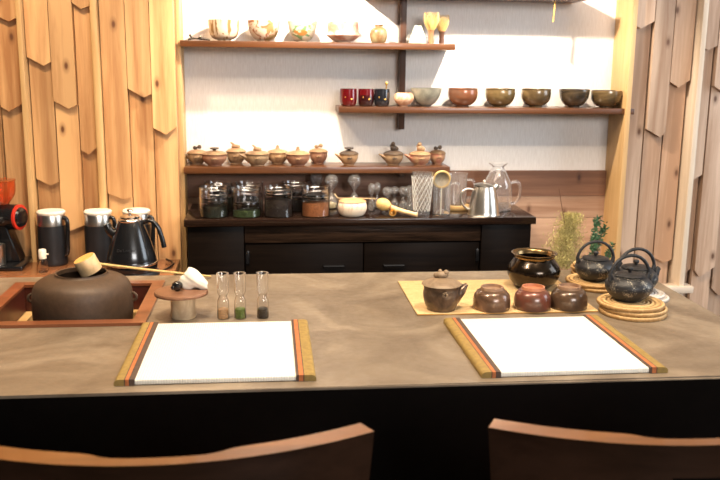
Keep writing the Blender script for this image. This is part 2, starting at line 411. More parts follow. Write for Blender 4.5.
# thin hanging strip
tag(finish('bamboo_strip', tube(nb(), [(1.018, 3.112, 1.558), (1.017, 3.112, 1.52), (1.015, 3.112, 1.486)], .0042, 8, flat=.5), M['cord_y']),
    'thin golden bamboo strip hanging below the topmost shelf', 'strip')

# ================================================================== CABINET
cb = thing('sideboard', 'dark wooden sideboard with two doors against the back wall', 'cabinet', (.318, 3.07, 0))
finish('worktop', B(-.606, .606, -.172, .160, .790, .815, .003), M['cab_top'], cb)
finish('body', B(-.592, .592, -.10, .155, .04, .7895), M['cab'], cb)
finish('frieze', B(-.405, .415, -.150, -.101, .728, .7895, .002), M['cab_frieze'], cb)
for s in (-1, 1):
    finish('side_post', B(-.596 if s < 0 else .417, -.407 if s < 0 else .594, -.155, -.101, 0, .7895, .002), M['cab'], cb)
for (a, b, hx) in ((-.404, .003, -.10), (.006, .414, .11)):
    d = finish('door', B(a, b, -.145, -.1015, .08, .724, .003), M['cab'], cb)
    finish('handle', tube(nb(), [(hx-.035, -.146, .645), (hx-.035, -.158, .645), (hx+.035, -.158, .645), (hx+.035, -.146, .645)], .005, 8), M['blackg'], d)
    hgx = a+.008 if a < 0 else b-.008
    finish('hinge', B(hgx-.006, hgx+.006, -.152, -.1455, .655, .70, .001), M['blackg'], d)

# ================================================================== LEFT BENCH
bn = thing('back_bench', 'low brown wooden bench top under the grinder and black flasks', 'counter', (-1.1, 2.85, 0))
finish('worktop', B(-.8, .782, -.20, .205, .615, .645, .003), M['bench'], bn)
finish('base', B(-.78, .77, -.16, .20, 0, .6145), M['cab'], bn)

# ================================================================== MAIN COUNTER
ct = thing('counter', 'large grey-brown plastered tea counter with a black front', 'counter', (0, 0, 0))
CX0, CX1, CY0, CY1, CZ = -1.9, 1.125, 1.59, 2.512, .72
RX0, RX1, RY0, RY1 = -.705, -.297, 2.018, 2.425
bm = nb()
TH = .04
def plate_with_hole(bm):
    xs = [CX0, RX0, RX1, CX1]; ys = [CY0, RY0, RY1, CY1]
    top = [[bm.verts.new((x, y, CZ)) for y in ys] for x in xs]; bot = [[bm.verts.new((x, y, CZ-TH)) for y in ys] for x in xs]
    for i in range(3):
        for j in range(3):
            if i == 1 and j == 1: continue
            bm.faces.new((top[i][j], top[i+1][j], top[i+1][j+1], top[i][j+1]))
            bm.faces.new((bot[i][j], bot[i][j+1], bot[i+1][j+1], bot[i+1][j]))
    for i in range(3):
        for j in (0, 3): bm.faces.new((top[i][j], bot[i][j], bot[i+1][j], top[i+1][j]))
        for j in (0, 3): bm.faces.new((top[j][i], bot[j][i], bot[j][i+1], top[j][i+1]))
    bm.faces.new((top[1][1], top[2][1], bot[2][1], bot[1][1])); bm.faces.new((top[1][2], top[2][2], bot[2][2], bot[1][2]))
    bm.faces.new((top[1][1], top[1][2], bot[1][2], bot[1][1])); bm.faces.new((top[2][1], top[2][2], bot[2][2], bot[2][1]))
    es = [e for e in bm.edges if all(abs(v.co.z-CZ) < 1e-6 for v in e.verts) and (all(abs(v.co.y-CY0) < 1e-6 for v in e.verts) or all(abs(v.co.x-CX1) < 1e-6 for v in e.verts))]
    bmesh.ops.bevel(bm, geom=es, offset=.005, segments=3, affect='EDGES')
plate_with_hole(bm)
finish('countertop', bm, M['counter'], ct)
finish('front_panel', B(CX0+.02, CX1-.02, 1.593, 1.62, 0, CZ-TH-.0005), M['black'], ct)
finish('rear_panel', B(CX0+.02, CX1-.02, 2.47, 2.49, 0, CZ-TH-.0005), M['black'], ct)
finish('side_panel', B(CX1-.04, CX1-.02, 1.621, 2.469, 0, CZ-TH-.0005), M['black'], ct)
finish('fascia', B(CX0+.02, CX1-.005, 1.5895, 1.5925, .62, CZ-.006), M['black'], ct)

# sunken hearth
ro = thing('sunken_hearth', 'square wooden hearth frame let into the counter around the iron kettle', 'hearth', (-.501, 2.22, 0))
bm = nb(); o_, i_ = .204, .172
for k in range(4):
    q = Matrix.Rotation(k*PI/2, 3, 'Z')
    pts = [(-o_, -o_), (o_, -o_), (i_, -i_), (-i_, -i_)]
    a = [bm.verts.new(q @ Vector((px_, py_, .7205))) for px_, py_ in pts]; b = [bm.verts.new(q @ Vector((px_, py_, .728))) for px_, py_ in pts]
    bm.faces.new(b); bm.faces.new(a[::-1])
    for i in range(4): bm.faces.new((a[i], a[(i+1) % 4], b[(i+1) % 4], b[i]))
finish('frame', bm, M['lacquer'], ro)
bm = nb()
for k in range(4):
    q = Matrix.Rotation(k*PI/2, 3, 'Z'); n0 = len(bm.verts)
    box(bm, -.182, .182, -.186, -.174, .60, .720)
    bm.verts.ensure_lookup_table()
    for v in list(bm.verts)[n0:]: v.co = q @ v.co
box(bm, -.186, .186, -.186, .186, .588, .5995)
finish('box', bm, M['ro_in'], ro)
bm = nb()
box(bm, -.173, .173, .145, .173, .60, .652); box(bm, -.173, -.148, -.173, .144, .60, .652); box(bm, .148, .173, -.173, .144, .60, .652)
finish('ledge', bm, M['ledge'], ro)

# iron kettle
k_ = thing('iron_kettle', 'large round brown cast iron kettle sitting in the sunken hearth', 'kettle', (-.474, 2.185, .597))
pr = [(0, .0), (.07, .002), (.100, .03), (.110, .06), (.118, .080), (.1225, .105), (.1228, .148), (.1205, .172), (.1125, .190), (.096, .201), (.077, .2075), (.066, .2105), (.064, .216)]
sp = sprof(pr, 3)
inner = [(.060, .215), (.061, .204), (.09, .185), (.11, .14), (.108, .08), (.08, .02), (0, .012)]
finish('body', lathe(nb(), sp+inner, 56), M['kama'], k_)
for s in (-1, 1):
    finish('lug', torus(nb(), (s*.124, 0, .150), .010, .0038, 16, 8, ax=(.3*s, 1, 0)), M['kama'], k_)
# ladle
ld = thing('bamboo_ladle', 'bamboo ladle laid across the iron kettle mouth with its long handle', 'ladle', (-.462, 2.20, .829))
axl = Vector((-.40, -.12, .90)).normalized()
bm = lathe(nb(), [(0, -.018), (.025, -.018), (.026, -.022), (.028, -.023), (.0290, -.020), (.0285, .016), (.0275, .018), (0, .018)], 28, (0, 0, .0), ax=tuple(axl))
finish('cup', bm, M['bamboo'], ld)
finish('cup_end', lathe(nb(), [(0, .0182), (.0272, .0182), (.0268, .0190), (0, .0192)], 28, (0, 0, 0), ax=tuple(axl)), M['bamboo_end'], ld)
finish('handle', tube(nb(), [(.026, .012, -.002), (.13, .12, -.045), (.288, .272, -.104)], [.0052, .0046], 8, flat=.7), M['tines'], ld)

# lid rest
ls = tag(finish('lid_stand', lathe(nb(), shell([(0, 0), (.0300, 0), (.0315, .004), (.0300, .02), (.0300, .052), (.0305, .056)], .004, 1), 32, (0, 0, 0)), M['clay'], loc=(-.214, 2.085, CZ)),
         'pale clay cylinder stand under the brown kettle lid', 'stand')
kl = thing('kettle_lid', 'flat brown round kettle lid with black knob lying on the clay stand', 'lid', (-.218, 2.088, CZ+.0565))
finish('disc', lathe(nb(), sprof([(0, 0), (.058, 0), (.0645, .0035), (.0645, .0075), (.055, .0105), (0, .0125)], 2), 48), M['lid'], kl)
bm = blob(nb(), (-.008, -.008, .024), .0125, (1.1, 1, 1)); blob(bm, (-.018, -.012, .020), .006); blob(bm, (-.003, -.016, .029), .005)
finish('knob', bm, M['blackg'], kl)
bm = nb(); bmesh.ops.create_icosphere(bm, subdivisions=4, radius=1)
for v in bm.verts:
    c_ = v.co.copy(); f = 1+.10*math.sin(4*c_.x+3*c_.z)+.07*math.sin(5*c_.y+4*c_.x+1)+.035*math.sin(12*c_.z+9*c_.x)
    v.co = Vector((c_.x*.034*f, c_.y*.022*f, max(c_.z, -.75)*.025*f*(1.05-.22*c_.x)))
    v.co.z -= .010*max(0, c_.x)
finish_cloth = finish('tea_cloth', bm, M['cloth'], loc=(-.187, 2.104, CZ+.0890), smooth=80)
tag(finish_cloth, 'crumpled white tea cloth lying on the brown kettle lid', 'cloth')

# sample vials
def vial(x, y, m, label):
    t = thing('glass_vial', label, 'vial', (x, y, CZ), 0, None)
    out = [(0, 0), (.0135, 0), (.0145, .003), (.0145, .045), (.011, .052), (.0095, .057), (.012, .062), (.0145, .068), (.0145, .112), (.0155, .114)]
    finish('tube', lathe(nb(), shell(out, .0014, 1), 20), M['glass'], t)
    finish('filling', lathe(nb(), [(0, .0018), (.0126, .0018), (.0126, .024), (.008, .0265), (0, .0255)], 18), m, t)
    return t
vial(-.116, 2.065, plain('vial_tan', (.62, .36, .17), .9, 0, .3, 300), 'glass vial with orange-tan powder, leftmost of the three vials')
vial(-.075, 2.065, plain('vial_green', (.15, .22, .03), .9, 0, .4, 300), 'glass vial with green tea leaves, middle of the three vials')
vial(-.020, 2.065, plain('vial_dark', (.05, .035, .02), .9, 0, .4, 300), 'glass vial with dark tea leaves, rightmost of the three vials')

# placemats
def placemat(cx, cy, rz, label):
    t = thing('placemat', label, 'placemat', (cx, cy, CZ+.0005), rz)
    finish('mat', B(-.158, .158, -.186, .186, 0, .0105, .003), M['tatami'], t)
    for s in (-1, 1):
        bm = nb(); xs = [.1955, .1725, .1700, .1620, .1595, .1560] 
        mats = [0, 2, 1, 2, 3]
        if s < 0: xs = [.1955, .176, .1735, .1665, .1645, .156]; 
        # rounded roll along the edge, split into coloured bands
        prof = []
        N = 22
        for i in range(N+1):
            u = i/N; x = .156+(.1955-.156)*u
            h = .0128 if u < .72 else .0128*math.sqrt(max(0, 1-((u-.72)/.28)**2))*.55+.0128*.45
            prof.append((x, h))
        for i in range(N):
            (xa, ha), (xb, hb) = prof[i], prof[i+1]; xm = (xa+xb)/2
            mi = 0
            for q in range(5):
                if xs[q+1] <= xm <= xs[q]: mi = mats[q]
            vs = [bm.verts.new((s*xx, yy, zz)) for yy in (-.1885, .1885) for xx, zz in ((xa, 0), (xb, 0), (xb, hb), (xa, ha))]
            fs = [(0, 1, 2, 3), (7, 6, 5, 4), (3, 2, 6, 7), (0, 4, 5, 1)]
            if i == N-1: fs.append((1, 5, 6, 2))
            if i == 0: fs.append((0, 3, 7, 4))
            for f in fs: bm.faces.new([vs[k] for k in f]).material_index = mi
        bmesh.ops.remove_doubles(bm, verts=bm.verts, dist=1e-6)
        finish('binding', bm, [M['olive'], M['orange'], M['darkband'], M['greyband']], t, smooth=30)
placemat(-.108, 1.812, 0, 'white woven placemat with striped olive edges beside the sunken hearth')
placemat(.613, 1.803, .008, 'white woven placemat with striped olive edges in front of the clay cups')

# chairs
def chair(x, y, rz, label):
    t = thing('chair', label, 'chair', (x, y, 0), rz)
    # backrest: curved panel with hand hole
    W, N = .288, 36; zt, zb = .836, .655
    bm = nb(); cols = []
    def yc(u): return .075*u*u
    zs = [zb, .700, .735, .768, .788, .812, zt]
    for i in range(N+1):
        u = -1+2*i/N; rows = []
        thick = .034-.013*(1/(1+math.exp((abs(u)-.30)*38)))
        for z in zs:
            w_ = W*(1-.30*(zt-z)); x_ = u*w_; yo = yc(u)-.10*(zt-z)*0
            nrm = Vector((-.15*u*2/W*.5*1.0, 1, 0)).normalized()
            dz = 0
            rows.append((Vector((x_, yo, z+dz)), Vector((x_, yo, z+dz))+nrm*thick))
        cols.append(rows)
    vf = [[bm.verts.new(a) for a, b in r] for r in cols]; vb = [[bm.verts.new(b) for a, b in r] for r in cols]
    def hole(i, j): return j == 3 and 15 <= i < 22
    nz = len(zs)-1
    for i in range(N):
        for j in range(nz):
            if hole(i, j): continue
            bm.faces.new((vf[i][j], vf[i+1][j], vf[i+1][j+1], vf[i][j+1])); bm.faces.new((vb[i][j], vb[i][j+1], vb[i+1][j+1], vb[i+1][j]))
    for i in range(N):
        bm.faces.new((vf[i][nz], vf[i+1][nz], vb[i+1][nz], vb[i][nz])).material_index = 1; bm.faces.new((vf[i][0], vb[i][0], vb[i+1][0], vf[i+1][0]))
    for j in range(nz):
        for i in (0, N): bm.faces.new((vf[i][j], vf[i][j+1], vb[i][j+1], vb[i][j]))
    for i in range(15, 22):
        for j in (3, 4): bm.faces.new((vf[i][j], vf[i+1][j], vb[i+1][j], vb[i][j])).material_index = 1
    for i in (15, 22): bm.faces.new((vf[i][3], vf[i][4], vb[i][4], vb[i][3]))
    es = [e for e in bm.edges if e.is_manifold and e.calc_face_angle(0) > .9]
    bmesh.ops.bevel(bm, geom=es, offset=.0035, segments=2, affect='EDGES', material=-1)
    finish('backrest', bm, [M['chair_shaded'], M['chair']], t)
    bm = B(-.23, .23, .02, .44, .425, .452, .010); finish('seat', bm, M['chair'], t)
    for sx in (-1, 1):
        finish('leg', tube(nb(), [(sx*.235, .055, 0), (sx*.225, .052, .43), (sx*.220, .055, .665)], [.014, .019], 12), M['chair'], t)
        finish('leg', tube(nb(), [(sx*.22, .41, 0), (sx*.205, .40, .4245)], [.013, .018], 12), M['chair'], t)
    return t
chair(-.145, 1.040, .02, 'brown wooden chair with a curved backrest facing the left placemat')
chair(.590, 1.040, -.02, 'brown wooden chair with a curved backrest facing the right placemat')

# ================================================================== BAMBOO MAT + TEA SET
tag(finish('bamboo_mat', B(0, .468, 0, .335, 0, .004, .001), M['slats'], loc=(.363, 2.055, CZ+.0004)), 'yellow split-bamboo mat under the clay teapot and upturned cups', 'mat')
MZ = CZ+.0048
glaze = two('grey_glaze', (.065, .040, .026), (.165, .10, .06), .3, 25, .35, .65, .35, .1, coat=.4)
tp = thing('clay_teapot', 'lidded grey-brown clay teapot standing at the left of the bamboo mat', 'teapot', (.431, 2.098, MZ)); tp.scale = (1.10,)*3
finish('body', lathe(nb(), shell([(0, 0), (.030, 0), (.033, .003), (.0395, .018), (.0425, .036), (.041, .050), (.043, .058)], .003, 3), 40), glaze, tp)
finish('spout', tube(nb(), [(.026, .0, .024), (.045, 0, .044), (.060, 0, .058)], [.024, .018, .005], 12, flat=.7, smooth=3), glaze, tp)
lidg = two('lid_glaze', (.16, .105, .06), (.30, .21, .13), .5, 25, .35, .65, 0, .2)
l_ = finish('lid', lathe(nb(), sprof([(0, .0590), (.042, .0590), (.0455, .0608), (.038, .066), (.018, .0735), (0, .076)], 3), 36), lidg, tp)
bm = blob(nb(), (0, 0, .081), .011, (1.45, 1, .8)); blob(bm, (-.013, .002, .080), .0065); blob(bm, (.009, -.003, .087), .0065); blob(bm, (-.004, .002, .089), .005)
finish('knob', bm, lidg, l_)
bm = nb()
for a in range(5): blob(bm, (.004*math.cos(a*1.25), -.044+.001*a, .044+.005*math.sin(a*1.25)), .0035, sub=1)
finish('ornament', bm, lidg, tp)
def upcup(x, y, m, m2, label, s=1.05):
    t = thing('teacup', label, 'cup', (x, y, MZ), random.random(), None); t.scale = (s,)*3
    finish('bowl', lathe(nb(), [(.042, 0), (.044, .001), (.0455, .004), (.0450, .010), (.0455, .022), (.043, .034), (.036, .044), (.028, .0475), (.0275, .0475), (.034, .0405), (.040, .032), (.042, .020), (.0425, .004), (.042, 0)], 40), m, t)
    finish('foot', lathe(nb(), [(.0275, .0476), (.0285, .0476), (.0275, .0545), (.0235, .0550), (.0225, .0486), (0, .0480), (0, .0476), (.0275, .0476)], 32), m2, t)
footc = two('foot_clay', (.22, .12, .07), (.32, .2, .12), .6, 30)
upcup(.562, 2.096, two('cup_glaze_a', (.075, .04, .022), (.22, .12, .07), .28, 14, .35, .65, .3, coat=.4), footc, 'upturned glossy grey-brown cup next to the clay teapot')
upcup(.668, 2.092, two('cup_glaze_b', (.15, .040, .022), (.12, .062, .04), .3, 14, .4, .6, .2, coat=.4), two('foot_red', (.42, .15, .07), (.5, .22, .12), .5, 30), 'upturned reddish-brown cup in the middle of the three cups')
upcup(.764, 2.092, two('cup_glaze_c', (.06, .034, .02), (.14, .08, .045), .28, 14, .35, .65, .3, coat=.4), footc, 'upturned dark brown cup, nearest the stacked straw coasters')
bz = plain('bronze', (.030, .020, .012), .18, .8, .35, 25, coat=.2)
bp = thing('bronze_pot', 'dark glossy bronze pot with a flared golden rim on the bamboo mat', 'pot', (.733, 2.300, MZ))
finish('body', lathe(nb(), sprof([(0, 0), (.040, 0), (.048, .004), (.064, .020), (.0735, .042), (.0715, .060), (.061, .076), (.0535, .085)], 4)+sprof([(.051, .085), (.058, .074), (.068, .058), (.070, .040), (.06, .02), (.04, .006), (0, .004)], 3), 48), bz, bp)
finish('rim', lathe(nb(), sprof([(.054, .0852), (.057, .092), (.0625, .0965), (.064, .0985), (.061, .0985), (.055, .094), (.051, .0852)], 3)+[(.054, .0852)], 48), plain('gold_rim', (.22, .14, .06), .25, .9, .2, 40), bp)

# ================================================================== COASTERS AND IRON TEAPOTS
def coaster_mesh(r=.084):
    bm = nb(); prof = [(0, 0)]
    n = 9
    for i in range(n):
        r0 = r*(i+.15)/n; r1 = r*(i+.5)/n; r2 = r*(i+.95)/n
        prof += [(r0, .0075), (r1, .0098), (r2, .0075)]
    prof = [(0, .0075)]+prof[1:]+[(r, .0055), (r*.995, .002), (r*.97, 0), (0, 0)]
    return lathe(bm, prof, 72, rmod=lambda a, k, i: 1+.006*math.cos(36*a+(k//3)*2.1))
cs0 = finish('straw_coaster', coaster_mesh(), M['straw'], smooth=60)
def stack(x, y, n, labels, jit, group, z0=CZ+.0004, m=None, scale=1):
    global used
    for k in range(n):
        dx, dy = jit[k]
        if not used: o = cs0; used = True
        else: o = cs0.copy(); C.objects.link(o)
        if m: o.data = m
        o.location = (x+dx, y+dy, z0+k*.0105*scale); o.rotation_euler = (0, 0, k*1.3+x*9); o.scale = (scale,)*3
        tag(o, labels[k], 'coaster', group)
    return z0+n*.0105*scale
used = False
pale = cs0.data.copy(); pale.materials[0] = M['straw_pale']
zf = stack(.916, 2.047, 3, ['round straw coaster at the bottom of the front stack of three', 'round straw coaster in the middle of the front stack of three', 'round straw coaster directly under the front iron teapot'],
      [(0, -.004), (.002, 0), (-.004, .004)], 'straw coasters in the front stack')
zl = stack(.922, 2.314, 2, ['round straw coaster at the bottom under the rear left iron teapot', 'round straw coaster directly beneath the rear left iron teapot'],
      [(.006, -.004), (-.004, .004)], 'straw coasters under the rear left teapot', scale=.96)
zr = stack(1.000, 2.186, 2, ['pale round straw coaster at the bottom under the rear right iron teapot', 'pale round straw coaster directly beneath the rear right iron teapot'],
      [(.008, -.002), (-.002, .003)], 'pale straw coasters under the rear right teapot', m=pale, scale=.78)
zb_ = CZ+.0004
stack(.968, 2.452, 4, ['straw coaster at the bottom of the empty stack by the plants', 'straw coaster second from the bottom of the empty stack by the plants', 'straw coaster second from the top of the empty stack by the plants', 'straw coaster on top of the empty stack by the plants'],
      [(0, 0), (.004, .002), (-.003, 0), (.003, -.003)], 'straw coasters in the empty stack', scale=.80)

iron_spk = bpy.data.materials.new('speckled_iron'); iron_spk.use_nodes = True
nt = iron_spk.node_tree; bs = nt.nodes['Principled BSDF']
fv = noise(nt, coords(nt), 420, 1, .5); fb = noise(nt, coords(nt), 28, 2, .5)
mm = nt.nodes.new('ShaderNodeMath'); mm.operation = 'MULTIPLY'; link(nt, fv, mm.inputs[0]); link(nt, fb, mm.inputs[1])
link(nt, ramp(nt, mm.outputs[0], [(.335, (.017, .017, .019)), (.355, (.36, .32, .25))]), bs.inputs['Base Color'])
bs.inputs['Roughness'].default_value = .42; bs.inputs['Metallic'].default_value = .2; bump(nt, bs, fv, .3, .002)
def tetsubin(x, y, z, rz, s, hrz, label):
    t = thing('iron_teapot', label, 'teapot', (x, y, z), rz); t.scale = (s,)*3
    finish('body', lathe(nb(), sprof([(0, 0), (.030, 0), (.034, .003), (.047, .014), (.056, .030), (.055, .043), (.044, .055), (.036, .059), (.0355, .061)], 3)+[(.030, .061), (0, .0605)], 44), iron_spk, t)
    finish('spout', tube(nb(), [(.045, 0, .026), (.060, 0, .036), (.067, 0, .050), (.072, 0, .055)], [.014, .0105, .0075, .0065], 10, smooth=3), M['iron'], t)
    l_ = finish('lid', lathe(nb(), sprof([(0, .0612), (.034, .0612), (.0345, .064), (.022, .067), (0, .068)], 2), 36), M['iron'], t)
    finish('knob', lathe(nb(), sprof([(.004, .0682), (.0045, .072), (.0075, .076), (.006, .081), (0, .0825)], 3)[0:], 16), M['iron'], l_)
    h = []
    for i in range(15):
        a = PI*(-.06+1.12*i/14)
        h.append((-.053*math.cos(a), 0, .058+.052*math.sin(a)))
    bm = tube(nb(), h, .0042, 10)
    ho = finish('handle', bm, M['iron'], t); ho.rotation_euler = (0, 0, hrz)
    for sx in (-1, 1):
        lo = finish('handle_lug', tube(nb(), [(sx*.047, 0, .048), (sx*.051, 0, .060), (sx*.053, 0, .066)], .005, 8), M['iron'], t); lo.rotation_euler = (0, 0, hrz)
tetsubin(.908, 2.060, zf-.0003, .25, 1.05, -.10, 'black speckled iron teapot on the front stack of straw coasters')
tetsubin(.915, 2.312, zl, -.25, 1.0, .25, 'black speckled iron teapot at the rear left, next to the bronze pot')
tetsubin(.985, 2.198, zr, .25, 1.06, -.10, 'black speckled iron teapot at the rear right, partly hidden by the front teapot')

# ================================================================== BENCH ITEMS
BZ = .6455
def flask(x, y, label, s=1, rz=0):
    t = thing('vacuum_flask', label, 'flask', (x, y, BZ), rz); t.scale = (s,)*3
    finish('body', lathe(nb(), sprof([(0, 0), (.048, 0), (.050, .004), (.0505, .012), (.0495, .146)], 1)+[(0, .146)], 40), M['blackm'], t)
    finish('collar', lathe(nb(), [(0, .1462), (.0490, .1462), (.0490, .183), (.0475, .186), (0, .186)], 40), M['steel'], t)
    finish('lid', lathe(nb(), [(0, .1862), (.0475, .1862), (.050, .190), (.050, .195), (.046, .199), (0, .200)], 40), M['cream'], t)
    finish('handle', tube(nb(), [(.040, 0, .172), (.058, 0, .174), (.066, 0, .155), (.064, 0, .110), (.060, 0, .050), (.046, 0, .035)], [.008, .0075, .008], 10, smooth=4), M['blackg'], t)
    return t
f0 = flask(-.742, 3.002, 'black vacuum flask with chrome collar beside the coffee grinder', .94, -.35)
f1 = dup(f0, (-.586, 3.000, BZ), -.35, 'black vacuum flask with chrome collar between the other flask and the electric kettle')
f2 = dup(f0, (-.458, 3.008, BZ), -.35, 'black vacuum flask mostly hidden behind the electric kettle')
# electric kettle
ek = thing('electric_kettle', 'black tapered electric kettle with chrome rings on its power base', 'kettle', (-.453, 2.838, BZ)); ek.scale = (1.07, 1.07, 1.07)
finish('power_base', lathe(nb(), [(0, 0), (.082, 0), (.084, .004), (.080, .014), (.070, .017), (0, .017)], 40), M['blackm'], ek)
finish('base_ring', lathe(nb(), [(0, .0172), (.0755, .0172), (.077, .024), (.0765, .034), (0, .034)], 48), M['blackg'], ek)
finish('lower_ring', torus(nb(), (0, 0, .0385), .0750, .0038, 48, 8), M['chrome'], ek)
bd = finish('body', lathe(nb(), sprof([(0, .038), (.0745, .0385), (.0745, .044), (.070, .070), (.056, .115), (.043, .150), (.036, .166)], 4)+[(0, .166)], 48), M['blackg'], ek)
finish('upper_ring', lathe(nb(), [(0, .1662), (.0362, .1662), (.0375, .169), (.036, .173), (.031, .176), (0, .177)], 40), M['chrome'], ek)
ll = finish('lid', lathe(nb(), sprof([(0, .1772), (.029, .1772), (.024, .184), (.012, .188), (0, .189)], 2), 32), M['chrome'], ek)
finish('knob', lathe(nb(), sprof([(.004, .1892), (.004, .193), (.009, .198), (.007, .203), (0, .204)], 2), 20), M['chrome'], ll)
finish('handle', tube(nb(), [(.034, 0, .160), (.060, -.002, .168), (.082, -.004, .150), (.094, -.006, .115), (.100, -.006, .085)], [.008, .0085, .0095], 12, flat=.8, smooth=4), M['blackg'], ek)
finish('spout', tube(nb(), [(-.040, 0, .120), (-.062, 0, .138), (-.070, 0, .158)], [.017, .011], 12, smooth=3), M['blackg'], ek)
fc = bpy.data.curves.new('logo', 'FONT'); fc.body = "De'Longhi"; fc.size = .013; fc.extrude = .0004; fc.align_x = 'CENTER'
fo = bpy.data.objects.new('logo_text', fc); C.objects.link(fo)
bpy.context.view_layer.update()
me = bpy.data.meshes.new_from_object(fo.evaluated_get(bpy.context.evaluated_depsgraph_get())); bpy.data.objects.remove(fo)
me.materials.clear(); me.materials.append(M['chrome'])
lg = bpy.data.objects.new('logo', me); C.objects.link(lg); lg.parent = ek
lg.location = (-.006, -.0665, .084); lg.rotation_euler = (math.radians(73), 0, 0)
tag(finish('power_cord', tube(nb(), [(-.358, 2.86, .6495), (-.34, 2.92, .6495), (-.335, 2.98, .6495), (-.365, 3.035, .6495)], .0035, 8, smooth=5), M['blackg']), 'black power cord on the bench behind the electric kettle', 'cord')
ot = thing('wall_outlet', 'small brown power outlet in the board wall behind the kettle', 'outlet', (-.392, 3.094, .655))
finish('plate', B(-.012, .012, -.004, .001, -.020, .020, .001), plain('outlet_brown', (.30, .15, .06), .4), ot)
bm = nb()
for z in (-.009, .009):
    for sx in (-.004, .004): box(bm, sx-.0012, sx+.0012, -.0048, -.0041, z-.003, z+.003)
finish('socket', bm, M['black'], ot)
# spray bottle
sb = thing('spray_bottle', 'tiny clear spray bottle with white cap in front of the first flask', 'bottle', (-.748, 2.885, BZ))
finish('bottle', lathe(nb(), shell([(0, 0), (.0135, 0), (.0145, .003), (.0145, .036), (.008, .042), (.007, .046)], .0012, 1), 20), M['glass'], sb)
finish('cap', lathe(nb(), [(0, .0462), (.0125, .0462), (.0125, .074), (.010, .077), (0, .077)], 20), M['cream'], sb)
finish('nozzle', tube(nb(), [(.011, 0, .060), (.019, 0, .060)], .003, 8), M['cream'], sb)
# grinder
gr = thing('coffee_grinder', 'black coffee grinder with an amber hopper and red ring at the left edge', 'grinder', (-.905, 2.985, BZ))
finish('base', B(-.07, .085, -.085, .075, 0, .016, .005), M['blackg'], gr)
bm = nb()
a = [bm.verts.new(p) for p in ((-.04, -.02, .0165), (.062, -.02, .0165), (.062, .055, .0165), (-.04, .055, .0165))]
b = [bm.verts.new(p) for p in ((-.03, -.02, .146), (.022, -.02, .146), (.022, .05, .146), (-.03, .05, .146))]
bm.faces.new(a[::-1]); bm.faces.new(b)
for i in range(4): bm.faces.new((a[i], a[(i+1) % 4], b[(i+1) % 4], b[i]))
bmesh.ops.bevel(bm, geom=list(bm.edges), offset=.004, segments=2, affect='EDGES')
finish('column', bm, M['blackg'], gr)
ax = (.93, -.30, .0)
finish('motor', lathe(nb(), sprof([(0, -.075), (.030, -.074), (.040, -.06), (.043, -.02), (.043, .045), (.041, .052)], 2)+[(0, .052)], 36, (.012, .012, .168), ax=ax), M['blackg'], gr)
finish('ring', lathe(nb(), [(0, .0522), (.0425, .0522), (.0435, .055), (.0425, .060), (.034, .0605), (0, .0605)], 36, (.012, .012, .168), ax=ax), M['red'], gr)
finish('end_cap', lathe(nb(), [(0, .0607), (.034, .0607), (.030, .068), (0, .070)], 36, (.012, .012, .168), ax=ax), M['blackg'], gr)
finish('dial', lathe(nb(), [(0, 0), (.022, 0), (.022, .014), (.018, .017), (0, .017)], 24, (-.012, -.032, .156), ax=(0, -1, 0)), M['chrome'], gr)
finish('hopper', lathe(nb(), shell([(0, .211), (.020, .212), (.024, .219), (.038, .238), (.044, .258), (.0445, .291)], .0025, 2), 36, (.012, .0, 0)), M['hopper'], gr)
finish('hopper_lid', lathe(nb(), [(0, .2912), (.046, .2912), (.046, .2950), (0, .298)], 36, (.012, 0, 0)), M['hopper'], gr)
finish('grounds_cup', lathe(nb(), shell([(0, .0165), (.022, .0165), (.024, .02), (.025, .085)], .0015, 1), 28, (.0, -.052, 0)), M['steel'], gr)

# ================================================================== SHELF 1 ITEMS
tw = thing('metal_ornament', 'small dark metal twig ornament at the left end of the whisk shelf', 'ornament', (-.245, 3.165, SH1))
bm = nb()
tube(bm, [(-.035, 0, .004), (-.01, .005, .008), (.02, .0, .005), (.042, -.004, .004)], .0035, 6, smooth=3)
tube(bm, [(-.02, 0, .006), (-.028, .006, .018)], .003, 6); tube(bm, [(0, 0, .007), (.012, -.008, .014)], .003, 6)
blob(bm, (-.028, .006, .0185), .005, sub=1); blob(bm, (.012, -.008, .014), .006, (1.6, 1, .5), 1)
finish('twig', bm, plain('dark_metal', (.10, .09, .08), .3, .8, .3), tw)
def pattern(name, base, marks, scale=30, stretch=(1, 1, 1), thr=.55, rough=.35):
    m, nt, bs = nodes(name); v = coords(nt, stretch)
    f = noise(nt, v, scale, 3, .6, .8)
    col = ramp(nt, f, [(thr, base), (thr+.05, marks[0])])
    g = noise(nt, v, scale*.7, 2, .5, .3)
    mx = nt.nodes.new('ShaderNodeMix'); mx.data_type = 'RGBA'; link(nt, ramp(nt, g, [(.58, (0, 0, 0)), (.62, (1, 1, 1))]), mx.inputs[0])
    link(nt, col, mx.inputs[6]); mx.inputs[7].default_value = rgb(marks[-1]); link(nt, mx.outputs[2], bs.inputs['Base Color'])
    bs.inputs['Roughness'].default_value = rough; bs.inputs['Coat Weight'].default_value = .2; return m
def bowl(x, z, prof, m, label, group=None, t=.0035, y=3.17, mf=None, name='tea_bowl', cat='bowl'):
    o = thing(name, label, cat, (x, y, z), random.random()*6, group)
    finish('bowl', lathe(nb(), shell(prof, t, 3), 40), m, o)
    r = prof[1][0]
    ft = [(r*.72, -.0), (r*.80, -.0), (r*.80, .0045), (r*.70, .0045), (r*.72, 0)]
    finish('foot', lathe(nb(), [(r*.70, -.0045), (r*.85, -.0045), (r*.88, -.0002), (r*.66, -.0002), (r*.70, -.0045)], 32), mf or m, o)
    o.scale = (1.06, 1.06, 1.03)
    o.location.z = z+.0049
    return o
ROUND = [(0, 0), (.026, .001), (.040, .013), (.050, .034), (.0535, .056), (.0545, .066)]
